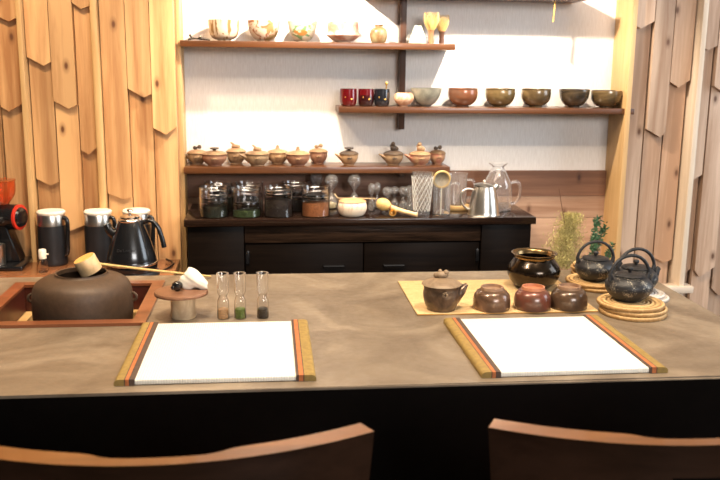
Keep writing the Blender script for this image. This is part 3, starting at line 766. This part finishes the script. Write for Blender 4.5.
CYL = [(0, 0), (.026, .0005), (.042, .010), (.049, .028), (.0505, .045), (.052, .066)]
bowl(-.155, SH1, CYL, pattern('bowl_bamboo', (.50, .42, .32), [(.22, .12, .04)], 55, (1, 1, .15), .52), 'white tea bowl with thin vertical gold strokes, leftmost on the whisk shelf')
bowl(-.015, SH1, ROUND, pattern('bowl_floral', (.52, .43, .33), [(.28, .10, .04), (.24, .16, .06)], 34, (1, 1, 1), .53), 'white tea bowl with brown flower marks between the gold-striped and green-marked bowls')
bowl(.121, SH1, [(0, 0), (.022, .001), (.034, .012), (.044, .032), (.049, .056), (.051, .066)], pattern('bowl_green', (.54, .48, .36), [(.12, .22, .10), (.36, .14, .03)], 26, (1, 1, 1.4), .54), 'white tea bowl with green and orange marks on the whisk shelf')
bowl(.266, SH1, [(0, 0), (.030, .001), (.046, .010), (.057, .020), (.053, .032), (.052, .066)], two('bowl_pink', (.34, .15, .10), (.56, .44, .35), .4, 10, .40, .52, stretch=(1, 1, 2)), 'pinkish white flat-based tea bowl, rightmost bowl on the whisk shelf')
vs_ = thing('round_vase', 'small round mottled brown vase with a narrow neck on the whisk shelf', 'vase', (.393, 3.17, SH1+.0003))
finish('body', lathe(nb(), shell([(0, 0), (.020, 0), (.028, .010), (.0315, .028), (.028, .046), (.017, .055), (.014, .058), (.017, .064)], .003, 3), 36), two('vase_glaze', (.17, .09, .035), (.24, .20, .10), .4, 22, .4, .6, coat=.3), vs_)
bluish = plain('celadon', (.52, .62, .58), .25, 0, .15, 18, coat=.4)
v2 = tag(finish('cone_bottle', lathe(nb(), shell([(0, 0), (.029, 0), (.032, .004), (.030, .014), (.022, .036), (.015, .055), (.013, .062)], .003, 3), 36),
    two('celadon_fade', (.25, .36, .33), (.60, .62, .50), .3, 4, .3, .55, coat=.4), loc=(.532, 3.150, SH1+.0003)), 'pale celadon cone shaped bottle between the post and the whisks', 'bottle')
tag(finish('celadon_dish', lathe(nb(), shell([(0, 0), (.018, .0), (.026, .006), (.034, .020), (.035, .024)], .003, 2), 32), plain('blue_grey_glaze', (.28, .33, .35), .3, 0, .2, 20, coat=.3), loc=(.545, 3.212, SH1+.0003)), 'small blue-grey dish tucked behind the pale cone bottle', 'dish')
def whisk(x, y, label, hm, s=1):
    t = thing('tea_whisk', label, 'whisk', (x, y, SH1+.0003)); t.scale = (s,)*3
    finish('handle', lathe(nb(), sprof([(0, 0), (.0095, 0), (.0105, .002), (.0095, .030), (.0115, .046)], 2)+[(0, .046)], 20), hm, t)
    bm = nb()
    for i in range(44):
        a = 2*PI*i/44; c_, s_ = math.cos(a), math.sin(a)
        tube(bm, [(.0108*c_, .0108*s_, .0465), (.020*c_, .020*s_, .065), (.0265*c_, .0265*s_, .085), (.0255*c_, .0255*s_, .1085)], [.0011, .0010, .0005], 4, smooth=2)
    finish('tines', bm, M['tines'], t)
    finish('thread', torus(nb(), (0, 0, .048), .0112, .0018, 20, 6), M['brownhandle'], t)
    bm = nb()
    for i in range(20):
        a = 2*PI*i/20; c_, s_ = math.cos(a), math.sin(a)
        tube(bm, [(.008*c_, .008*s_, .0465), (.007*c_, .007*s_, .075), (.002*c_, .002*s_, .098)], [.0011, .0005], 4)
    finish('inner_tines', bm, M['tines'], t)
whisk(.580, 3.150, 'bamboo tea whisk with flared pale tines, nearer of the two whisks', M['brownhandle'])
whisk(.628, 3.195, 'bamboo tea whisk standing close to the wall, rightmost item on its shelf', plain('dark_whisk_handle', (.08, .03, .015), .4), .95)

# ================================================================== SHELF 2 ITEMS
def lcup(x, m1, m2, label, r=.031):
    t = thing('lacquer_cup', label, 'cup', (x, 3.165, SH2+.0003))
    finish('bowl', lathe(nb(), shell([(0, 0), (r*.72, 0), (r*.95, .012), (r, .030), (r*.97, .062)], .0025, 3), 36), [m1], t)
    finish('gold_pattern', blob(blob(nb(), (.006, -r*.93, .026), .006, (1.4, .25, .8), 1), (-.010, -r*.89, .033), .005, (1.2, .25, 1), 1), m2, t)
    return t
gold = plain('gold_paint', (.55, .32, .07), .3, .7)
redl = plain('red_lacquer', (.075, .003, .004), .16, 0, .2, 10, coat=.7)
blk = plain('black_lacquer', (.010, .010, .013), .14, 0, .2, 10, coat=.7)
lcup(.286, redl, gold, 'bright red lacquer cup, leftmost on the long bowl shelf')
rb, nt, bs = nodes('red_black_lacquer')
tc = nt.nodes.new('ShaderNodeTexCoord'); sx = nt.nodes.new('ShaderNodeSeparateXYZ'); link(nt, tc.outputs['Object'], sx.inputs[0])
nn = noise(nt, coords(nt), 18); ad = nt.nodes.new('ShaderNodeMath'); ad.operation = 'MULTIPLY_ADD'; link(nt, nn, ad.inputs[0]); ad.inputs[1].default_value = .03; link(nt, sx.outputs[2], ad.inputs[2])
link(nt, ramp(nt, ad.outputs[0], [(.046, (.02, .004, .004)), (.056, (.075, .003, .004))]), bs.inputs['Base Color']); bs.inputs['Roughness'].default_value = .15; bs.inputs['Coat Weight'].default_value = .6
lcup(.350, rb, gold, 'red and black lacquer cup between the red cup and the black cup', .029)
lcup(.408, blk, gold, 'black lacquer cup holding a golden spoon', .029)
sp_ = thing('golden_spoon', 'small golden spoon standing in the black lacquer cup', 'spoon', (.4185, 3.15, SH2+.004))
bm = tube(nb(), [(0, 0, 0), (.002, -.004, .05), (.003, -.006, .072)], [.0018, .0025], 8); finish('stem', bm, gold, sp_)
finish('scoop', blob(nb(), (.003, -.007, .078), .0065, (.8, .45, 1.1)), gold, sp_)
bowl(.487, SH2, [(0, 0), (.016, .001), (.028, .010), (.0345, .024), (.031, .038), (.023, .044)], two('bowl_peach', (.50, .26, .15), (.74, .52, .36), .4, 24), 'small round peach-coloured pot between the black cup and grey bowl', name='round_pot', cat='pot', y=3.152)
GB = [(0, 0), (.020, .001), (.034, .012), (.047, .034), (.054, .060)]
bowl(.572, SH2, GB, plain('bowl_grey', (.26, .25, .20), .45, 0, .2, 40, .1), 'flared grey tea bowl next to the small peach pot', mf=plain('grey_foot', (.12, .11, .09), .5))
SQ = [(0, 0), (.026, .0008), (.040, .010), (.0495, .026), (.0520, .044), (.0510, .056), (.0525, .061)]
def ringm(name, a, b, rough=.25):
    return two(name, a, b, rough, 9, .4, .62, .15, stretch=(.6, .6, 3), coat=.5)
bowl(.708, SH2, SQ, ringm('bowl_rust', (.20, .075, .036), (.14, .085, .06)), 'reddish-brown streaked tea bowl next to the grey bowl')
bowl(.848, SH2, SQ, ringm('bowl_olive', (.12, .08, .03), (.22, .145, .065)), 'olive-brown tea bowl to the right of the streaked reddish bowl')
bowl(.984, SH2, SQ, ringm('bowl_ochre', (.10, .065, .03), (.24, .16, .07)), 'ochre-brown tea bowl, third from the right end of the long shelf')
bowl(1.130, SH2, [(0, 0), (.024, .0008), (.037, .010), (.048, .028), (.0525, .050), (.0530, .060)], ringm('bowl_black', (.035, .026, .018), (.11, .075, .04)), 'dark brown-black tea bowl, second from the right end of the long shelf')
bowl(1.256, SH2, [(0, 0), (.030, .0008), (.044, .010), (.053, .026), (.0555, .046), (.0545, .057)], ringm('bowl_bronze', (.07, .045, .02), (.19, .125, .055)), 'dark olive tea bowl at the right end of the long shelf')

# ================================================================== SHELF 3: LIDDED POTS
def lidpot(x, y, r, h, body, lid, knob, kind, spout, label, z=SH3, s=1):
    t = thing('lidded_pot', label, 'pot', (x, y, z+.0003)); t.scale = (s,)*3
    finish('body', lathe(nb(), shell([(0, 0), (r*.52, 0), (r*.55, .004), (r*.78, h*.30), (r*.95, h*.62), (r*.96, h*.88), (r*1.03, h)], .003, 3), 36,
           rmod=lambda a, k, i: 1+.012*math.sin(3*a+x*40)), body, t)
    if spout:
        finish('spout', tube(nb(), [(spout*r*.65, -.004, h*.50), (spout*r*1.10, -.007, h*.80), (spout*r*1.48, -.009, h*1.0)], [r*.46, r*.12], 8, flat=.55, smooth=3), body, t)
    l_ = finish('lid', lathe(nb(), sprof([(0, h+.0004), (r*.92, h+.0004), (r*.98, h+.002), (r*.75, h+.0075), (r*.35, h+.0115), (0, h+.013)], 3), 32), lid, t)
    zt = h+.0125; bm = nb()
    if kind == 'bird': blob(bm, (0, 0, zt+.004), .011, (1.5, .9, .7)); tube(bm, [(.0, 0, zt+.003), (-.010, 0, zt+.013), (-.018, 0, zt+.019)], [.005, .003], 8, smooth=3)
    elif kind == 'ball': lathe(bm, sprof([(.006, zt-.003), (.008, zt+.002), (.013, zt+.006), (.011, zt+.011), (0, zt+.013)], 2), 20)
    elif kind == 'cone': lathe(bm, sprof([(.011, zt-.003), (.006, zt+.006), (.0055, zt+.012), (0, zt+.015)], 2), 16)
    elif kind == 'bow': blob(bm, (-.008, 0, zt+.006), .007); blob(bm, (.009, 0, zt+.009), .008); tube(bm, [(-.008, 0, zt-.001), (0, 0, zt+.006), (.010, 0, zt+.012)], .004, 8)
    elif kind == 'figure': blob(bm, (0, 0, zt+.008), .012, (1.1, .9, 1.1)); blob(bm, (-.002, 0, zt+.024), .008); blob(bm, (.011, 0, zt+.006), .008); tube(bm, [(-.008, 0, zt+.024), (-.013, 0, zt+.014)], .003, 6)
    elif kind == 'flat': lathe(bm, sprof([(.004, zt-.002), (.007, zt+.003), (.016, zt+.006), (.016, zt+.010), (0, zt+.012)], 2), 24)
    finish('knob', bm, knob, l_)
    bm = nb()
    for k in range(4): blob(bm, (-.006+.004*k, -r*.965, h*.66+.002*(k % 2)), .0035, sub=1)
    finish('ornament', bm, lid, t)
def clay(n, a, b, c=None): return two(n, a, b, .55, 22, .38, .62, 0, .15, c)
c1 = clay('clay_a', (.16, .09, .045), (.34, .22, .12)); c2 = clay('clay_b', (.20, .085, .05), (.33, .17, .10)); c3 = clay('clay_c', (.20, .12, .065), (.34, .23, .13))
c4 = clay('clay_d', (.22, .11, .05), (.44, .28, .15)); c5 = clay('clay_pink', (.32, .12, .08), (.42, .27, .14)); cd = clay('clay_dark', (.05, .032, .022), (.10, .065, .04))
tan = clay('clay_tan', (.25, .14, .07), (.38, .24, .125))
lidpot(-.262, 3.205, .036, .040, c1, tan, cd, 'bow', -1, 'brown spouted lidded pot at the far left end of the lowest shelf')
lidpot(-.196, 3.147, .0455, .042, c2, c1, cd, 'flat', 0, 'dark brown lidded pot with a flat black knob, in front at the left end')
lidpot(-.122, 3.206, .034, .043, c1, tan, tan, 'bird', 0, 'small brown lidded pot topped by a bird, set back left of the mottled pot', s=1.06)
lidpot(-.043, 3.147, .0440, .043, c3, c1, tan, 'bird', -1, 'mottled grey clay lidded pot with a bird knob and left spout')
lidpot(.030, 3.207, .0385, .042, c4, tan, tan, 'cone', -1, 'tan lidded pot with a pointed knob, behind the reddish pot')
lidpot(.103, 3.148, .0440, .042, c2, tan, tan, 'cone', 0, 'reddish-brown round lidded pot with a small pointed knob')
lidpot(.180, 3.205, .0345, .045, c2, tan, tan, 'bow', 0, 'brown lidded pot with a bow knob, rightmost of the seven crowded pots')
lidpot(.290, 3.165, .0350, .041, tan, cd, cd, 'flat', -1, 'tan spouted pot with a dark lid, standing alone beside the lit wall')
lidpot(.455, 3.165, .0375, .041, c3, cd, cd, 'figure', -1, 'olive and tan spouted pot with a tall dark figure knob')
lidpot(.551, 3.150, .0400, .041, c5, tan, tan, 'figure', -1, 'pink and tan spouted pot topped by a pale figure')
lidpot(.624, 3.190, .031, .041, c5, c1, cd, 'bow', 0, 'small pinkish pot with olive lid, rightmost on the lowest shelf')

# ================================================================== SIDEBOARD TOP
TZ = .8155
def jar(x, y, fill, level, label):
    t = thing('glass_jar', label, 'jar', (x, y, TZ), x*7)
    finish('glass', lathe(nb(), shell([(0, 0), (.046, 0), (.0485, .003), (.0485, .100), (.0495, .102)], .0022, 1), 36), M['glass'], t)
    finish('contents', lathe(nb(), [(0, .003), (.0455, .003), (.0455, level), (.02, level+.004), (0, level+.003)], 30), fill, t)
    il = finish('inner_lid', lathe(nb(), sprof([(0, level+.012), (.043, level+.012), (.0445, level+.018), (.043, level+.026), (0, level+.027)], 1), 32), M['blackg'], t)
    finish('lid_ring', torus(nb(), (0, 0, level+.0195), .0440, .0018, 32, 6), M['chrome'], il)
    bm = torus(nb(), (0, 0, .084), .0440, .0014, 32, 6, ax=(.10, .06, 1)); torus(bm, (0, 0, .093), .0445, .0012, 32, 6, ax=(-.03, .04, 1))
    finish('wire', bm, M['chrome'], t)
dk = plain('leaf_dark', (.018, .022, .010), .8, 0, .5, 200, .6); gn = plain('leaf_green', (.06, .09, .025), .8, 0, .5, 200, .6)
bk = plain('leaf_black', (.030, .018, .012), .8, 0, .6, 200, .6); og = plain('leaf_orange', (.42, .15, .05), .8, 0, .35, 220, .6)
jar(-.190, 2.960, dk, .040, 'glass jar of dark green leaves in the front row, farthest left')
jar(-.080, 2.960, gn, .026, 'glass jar with a low layer of green leaves, second in the front row')
jar(.030, 2.960, bk, .062, 'glass jar of black tea leaves, third in the front row')
jar(.157, 2.960, og, .050, 'glass jar of orange-brown leaves, rightmost in the front row')
jar(-.180, 3.080, dk, .050, 'glass jar standing behind the front jar of dark green leaves')
jar(-.072, 3.080, dk, .040, 'glass jar standing behind the front jar of low green leaves')
jar(.092, 3.080, bk, .045, 'glass jar in the back row behind the black tea leaves jar')
def hourglass(x, y, h, r, sand, label, s=None):
    t = thing('hourglass', label, 'hourglass', (x, y, TZ))
    out = [(0, 0), (r*.8, .001), (r*.98, h*.10), (r*.95, h*.22), (r*.45, h*.40), (r*.14, h*.48), (r*.45, h*.58), (r, h*.76), (r*.90, h*.90), (r*.5, h*.98), (0, h)]
    o_ = sprof(out, 3); t_ = .0011
    inn = [(max(a-t_, .0006), min(max(b, .0014), h-t_)) for a, b in o_ if a > .0018]
    bm = lathe(nb(), [(0, o_[0][1])]+[p for p in o_ if p[0] > 1e-5]+[(.0010, h), (.0006, h-t_)]+inn[::-1]+[(0, .0014)], 24)
    finish('bulbs', bm, M['glass_soft'], t, smooth=60)
    if sand: finish('sand', lathe(nb(), [(0, .003), (r*.72, .003), (r*.86, h*.10), (r*.80, h*.15), (0, h*.20)], 20), sand, t)
sand = plain('pale_sand', (.80, .66, .38), .9, 0, .1, 300)
hourglass(.170, 3.160, .125, .024, sand, 'tall glass hourglass partly hidden behind the orange-leaf jar')
hourglass(.222, 3.110, .125, .024, sand, 'tall glass hourglass with pale sand left of the pale bowl')
hourglass(.306, 3.115, .125, .024, None, 'tall glass hourglass standing behind the pale bowl')
for i, (x, y, h, r, l) in enumerate(((.362, 3.05, .100, .0125, 'slim hourglass next to the pale bowl, nearest the front of the pair'), (.390, 3.11, .095, .0125, 'slim hourglass of the pair, slightly farther right and behind'),
        (.420, 3.06, .085, .018, 'small round hourglass just right of the slim pair'), (.455, 3.12, .078, .016, 'small hourglass behind the head of the bamboo whisk'),
        (.480, 3.07, .085, .017, 'small hourglass above the bamboo handle'), (.512, 3.12, .082, .017, 'small hourglass near the cut-glass tumbler at the back'), (.500, 3.03, .070, .014, 'smallest hourglass close behind the bamboo handle'))):
    hourglass(x, y, h, r, None, l)
bw = thing('pale_bowl', 'pale marbled lidded bowl at the sideboard edge with a bamboo scoop on it', 'bowl', (.284, 2.955, TZ))
mrb = two('marbled', (.52, .30, .20), (.78, .66, .52), .4, 9, .35, .5, stretch=(2, 2, 1))
finish('body', lathe(nb(), shell([(0, 0), (.030, 0), (.042, .006), (.0495, .022), (.050, .038), (.045, .050)], .003, 3), 40), mrb, bw)
finish('lid', lathe(nb(), sprof([(0, .0505), (.0435, .0505), (.0445, .0535), (.03, .0575), (0, .059)], 2), 36), plain('wood_lid', (.52, .32, .15), .5, 0, .15, 30), bw)
tag(finish('tea_scoop', tube(nb(), [(-.063, -.004, .018), (-.055, -.004, .007), (-.044, -.003, .0025), (.0, 0, .0025), (.05, .004, .0), (.082, .008, -.002)], [.0038, .0022, .0022], 8, flat=.6, smooth=3), M['bamboo'], loc=(.284, 2.945, TZ+.0605)),
    'bamboo tea scoop lying across the pale lidded bowl', 'scoop')
bb = thing('bamboo_brush', 'round-headed bamboo brush lying on the sideboard right of the pale bowl', 'brush', (.405, 2.99, TZ+.026))
finish('head', lathe(nb(), sprof([(0, -.012), (.014, -.010), (.0215, .006), (.020, .024), (.010, .040)], 3)+[(0, .040)], 24, (-.02, -.01, .012), ax=(.80, -.50, -.22)), M['tines'], bb)
finish('handle', tube(nb(), [(.012, -.030, .003), (.050, -.052, -.008), (.100, -.080, -.0175)], [.0085, .0075], 14), M['bamboo'], bb)
finish('ring', torus(nb(), (.015, -.032, .002), .009, .002, 18, 6, ax=(.80, -.50, -.22)), M['brownhandle'], bb)
tag(finish('gilded_cup', lathe(nb(), shell([(0, -.013), (.008, -.013), (.012, -.004), (.0125, .012)], .002, 2), 24, (0, 0, 0), ax=(-.25, -.92, .10)), plain('gilt', (.70, .42, .12), .25, .6), loc=(.424, 2.935, TZ+.0135)),
    'tiny gilded cup lying on its side in front of the small hourglasses', 'cup')
# cut glass tumbler
def cut(a, k, i): return 1+.055*(1 if (i+k) % 2 else -1)
bm = lathe(nb(), shell([(0, 0), (.027, 0), (.0275, .006), (.037, .150)], .0025, 1), 32)
tag(finish('cut_glass_tumbler', bm, M['glass_soft'], loc=(.530, 2.965, TZ), smooth=40), 'tall cut-glass tumbler with a diamond pattern on the sideboard', 'glass')
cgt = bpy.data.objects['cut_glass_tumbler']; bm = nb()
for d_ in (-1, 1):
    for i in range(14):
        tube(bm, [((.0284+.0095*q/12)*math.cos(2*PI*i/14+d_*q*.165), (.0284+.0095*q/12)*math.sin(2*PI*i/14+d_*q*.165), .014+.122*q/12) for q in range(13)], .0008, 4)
finish('cut_sparkle', bm, plain('sparkle_white', (.75, .72, .68), .3, 0, .05), cgt)  # refracted sparkle put in as whitish tubes along the cuts
pg = thing('glass_pitcher', 'small clear glass pitcher holding the round strainer, right of the cut-glass tumbler', 'pitcher', (.600, 2.965, TZ))
finish('body', lathe(nb(), shell([(0, 0), (.029, 0), (.031, .004), (.032, .118), (.034, .122)], .002, 1), 32), M['glass_soft'], pg)
finish('handle', tube(nb(), [(.031, 0, .105), (.050, 0, .112), (.062, 0, .100), (.062, 0, .088)], .0045, 10, smooth=4), M['glass_soft'], pg)
st = thing('tea_strainer', 'round pale woven strainer ring standing in the small glass pitcher', 'strainer', (.598, 2.965, TZ+.0035))
finish('hoop', torus(nb(), (0, 0, .121), .0285, .0040, 40, 10, ax=(0, 1, .15)), M['tines'], st)
finish('mesh', lathe(nb(), sprof([(0, .012), (.015, .009), (.0245, 0), (.0245, -.002), (.015, .006), (0, .009)], 2), 28, (0, 0, .121), ax=(0, 1, .15)), plain('mesh_metal', (.35, .30, .22), .4, .6, .4, 400, .6), st)
finish('stem', tube(nb(), [(0, 0, .091), (0, .002, .05), (0, .004, .0)], .0025, 8), M['cream'], st)
cst = tag(finish('wooden_coaster', lathe(nb(), [(0, 0), (.044, 0), (.046, .003), (.046, .014), (.044, .017), (0, .017)], 36), M['ledge'], loc=(.680, 3.075, TZ)), 'round pale wooden coaster under the clear glass mug', 'coaster')
mg = thing('glass_mug', 'tall clear glass mug on the wooden coaster behind the pitcher', 'mug', (.675, 3.080, TZ+.0173))
finish('body', lathe(nb(), shell([(0, 0), (.036, 0), (.039, .004), (.040, .110), (.042, .113)], .002, 1), 32), M['glass_soft'], mg)
finish('handle', tube(nb(), [(.039, 0, .09), (.062, 0, .088), (.070, 0, .06), (.060, 0, .028), (.038, 0, .022)], .0045, 10, smooth=4), M['glass_soft'], mg)
sj = thing('steel_pitcher', 'shiny steel milk pitcher with a pointed lid on the right of the sideboard', 'pitcher', (.752, 2.965, TZ))
finish('body', lathe(nb(), shell([(0, 0), (.053, 0), (.0545, .004), (.0495, .040), (.042, .080), (.0365, .100)], .002, 3), 44), M['steel'], sj)
finish('spout', tube(nb(), [(.025, 0, .085), (.040, 0, .098), (.046, 0, .104)], [.012, .008], 10, smooth=3), M['steel'], sj)
l_ = finish('lid', lathe(nb(), sprof([(0, .0), (.035, 0), (.036, .002), (.020, .008), (0, .011)], 2), 36, (-.002, 0, .1015), ax=(.10, 0, 1)), M['steel'], sj)
finish('knob', blob(nb(), (-.002, 0, .117), .006), M['steel'], l_)
finish('handle', tube(nb(), [(-.038, 0, .088), (-.066, 0, .090), (-.084, 0, .070), (-.080, 0, .040), (-.062, 0, .022), (-.048, 0, .018)], .0038, 10, smooth=4), M['steel'], sj)
dc = thing('glass_server', 'clear glass coffee server with a flared neck behind the steel pitcher', 'server', (.822, 3.055, TZ))
finish('body', lathe(nb(), shell([(0, 0), (.048, 0), (.053, .008), (.054, .035), (.052, .080), (.047, .105), (.024, .150), (.021, .158), (.036, .172)], .002, 3), 40, rmod=lambda a, k, i: 1+.012*math.cos(12*a)), M['glass_soft'], dc)
finish('handle', tube(nb(), [(.050, 0, .100), (.072, 0, .104), (.084, 0, .085), (.082, 0, .045), (.066, 0, .025), (.053, 0, .022)], .0055, 10, smooth=4), M['glass_soft'], dc)

# ================================================================== PLANTS
vz = tag(finish('floor_vase', lathe(nb(), shell([(0, 0), (.07, 0), (.085, .02), (.10, .20), (.085, .42), (.06, .54), (.07, .60)], .006, 3), 36), plain('dark_vase', (.05, .035, .03), .4), loc=(1.075, 2.80, 0.0005)),
         'tall dark vase behind the counter holding the dried plume and green sprig', 'vase')
rnd = random.Random(3)
pl = thing('dried_plume', 'fluffy yellow-green dried plume in the vase behind the bronze pot', 'plant', (1.050, 2.80, .05))
stem_pts = []
bm = nb(); tube(bm, [(0, 0, -.03), (-.02, 0, .35), (-.05, 0, .70), (-.085, 0, .88)], [.003, .0012], 6, smooth=4)
tube(bm, [(0, 0, -.03), (0, .005, .4), (0, .01, .62)], [.003, .0015], 6, smooth=3)
finish('stem', bm, M['stem'], pl)
bm = nb()
for i in range(5200):
    u = rnd.gauss(0, .42); v_ = rnd.gauss(0, .42); w_ = rnd.uniform(-1, 1)
    c_ = Vector((-.045+.060*u*(1-.35*w_)+.012*w_, .035*v_, .700+.095*w_))
    if rnd.random() < .3: c_.x -= .040*rnd.random()*(1-abs(w_))
    d = Vector((rnd.gauss(0, 1), rnd.gauss(0, 1), rnd.gauss(.5, 1))).normalized()*rnd.uniform(.006, .013); s_ = d.cross(Vector((.3, 1, .2))).normalized()*.0011
    bm.faces.new([bm.verts.new(c_-s_), bm.verts.new(c_+s_), bm.verts.new(c_+d)])
finish('plume', bm, M['foliage_y'], pl)
sg = thing('green_sprig', 'dark green leafy sprig in the vase beside the dried plume', 'plant', (1.072, 2.80, .05))
bm = nb(); lf = nb()
for (ex, ez, ey) in ((.035, .775, 0), (.070, .745, .02), (.02, .72, -.02), (.088, .68, -.01), (.055, .69, .03), (.03, .64, -.03)):
    P = smoothp([(0, 0, -.02), (ex*.3, ey*.5, .35), (ex*.7, ey, ez-.08), (ex, ey, ez)], 8); tube(bm, P, [.0022, .0010], 5)
    for p in P[-11:]:
        for k in range(12):
            d = Vector((rnd.gauss(0, 1), rnd.gauss(0, .8), rnd.gauss(.5, .7))).normalized(); L = rnd.uniform(.010, .020)
            s_ = d.cross(Vector((.2, 1, .1))).normalized()*.0026; b0 = p+Vector((rnd.gauss(0, .002), rnd.gauss(0, .002), rnd.gauss(0, .006)))
            lf.faces.new([lf.verts.new(b0), lf.verts.new(b0+d*L*.5+s_), lf.verts.new(b0+d*L), lf.verts.new(b0+d*L*.5-s_)])
finish('stem', bm, M['stem'], sg); finish('leaves', lf, M['foliage_g'], sg)
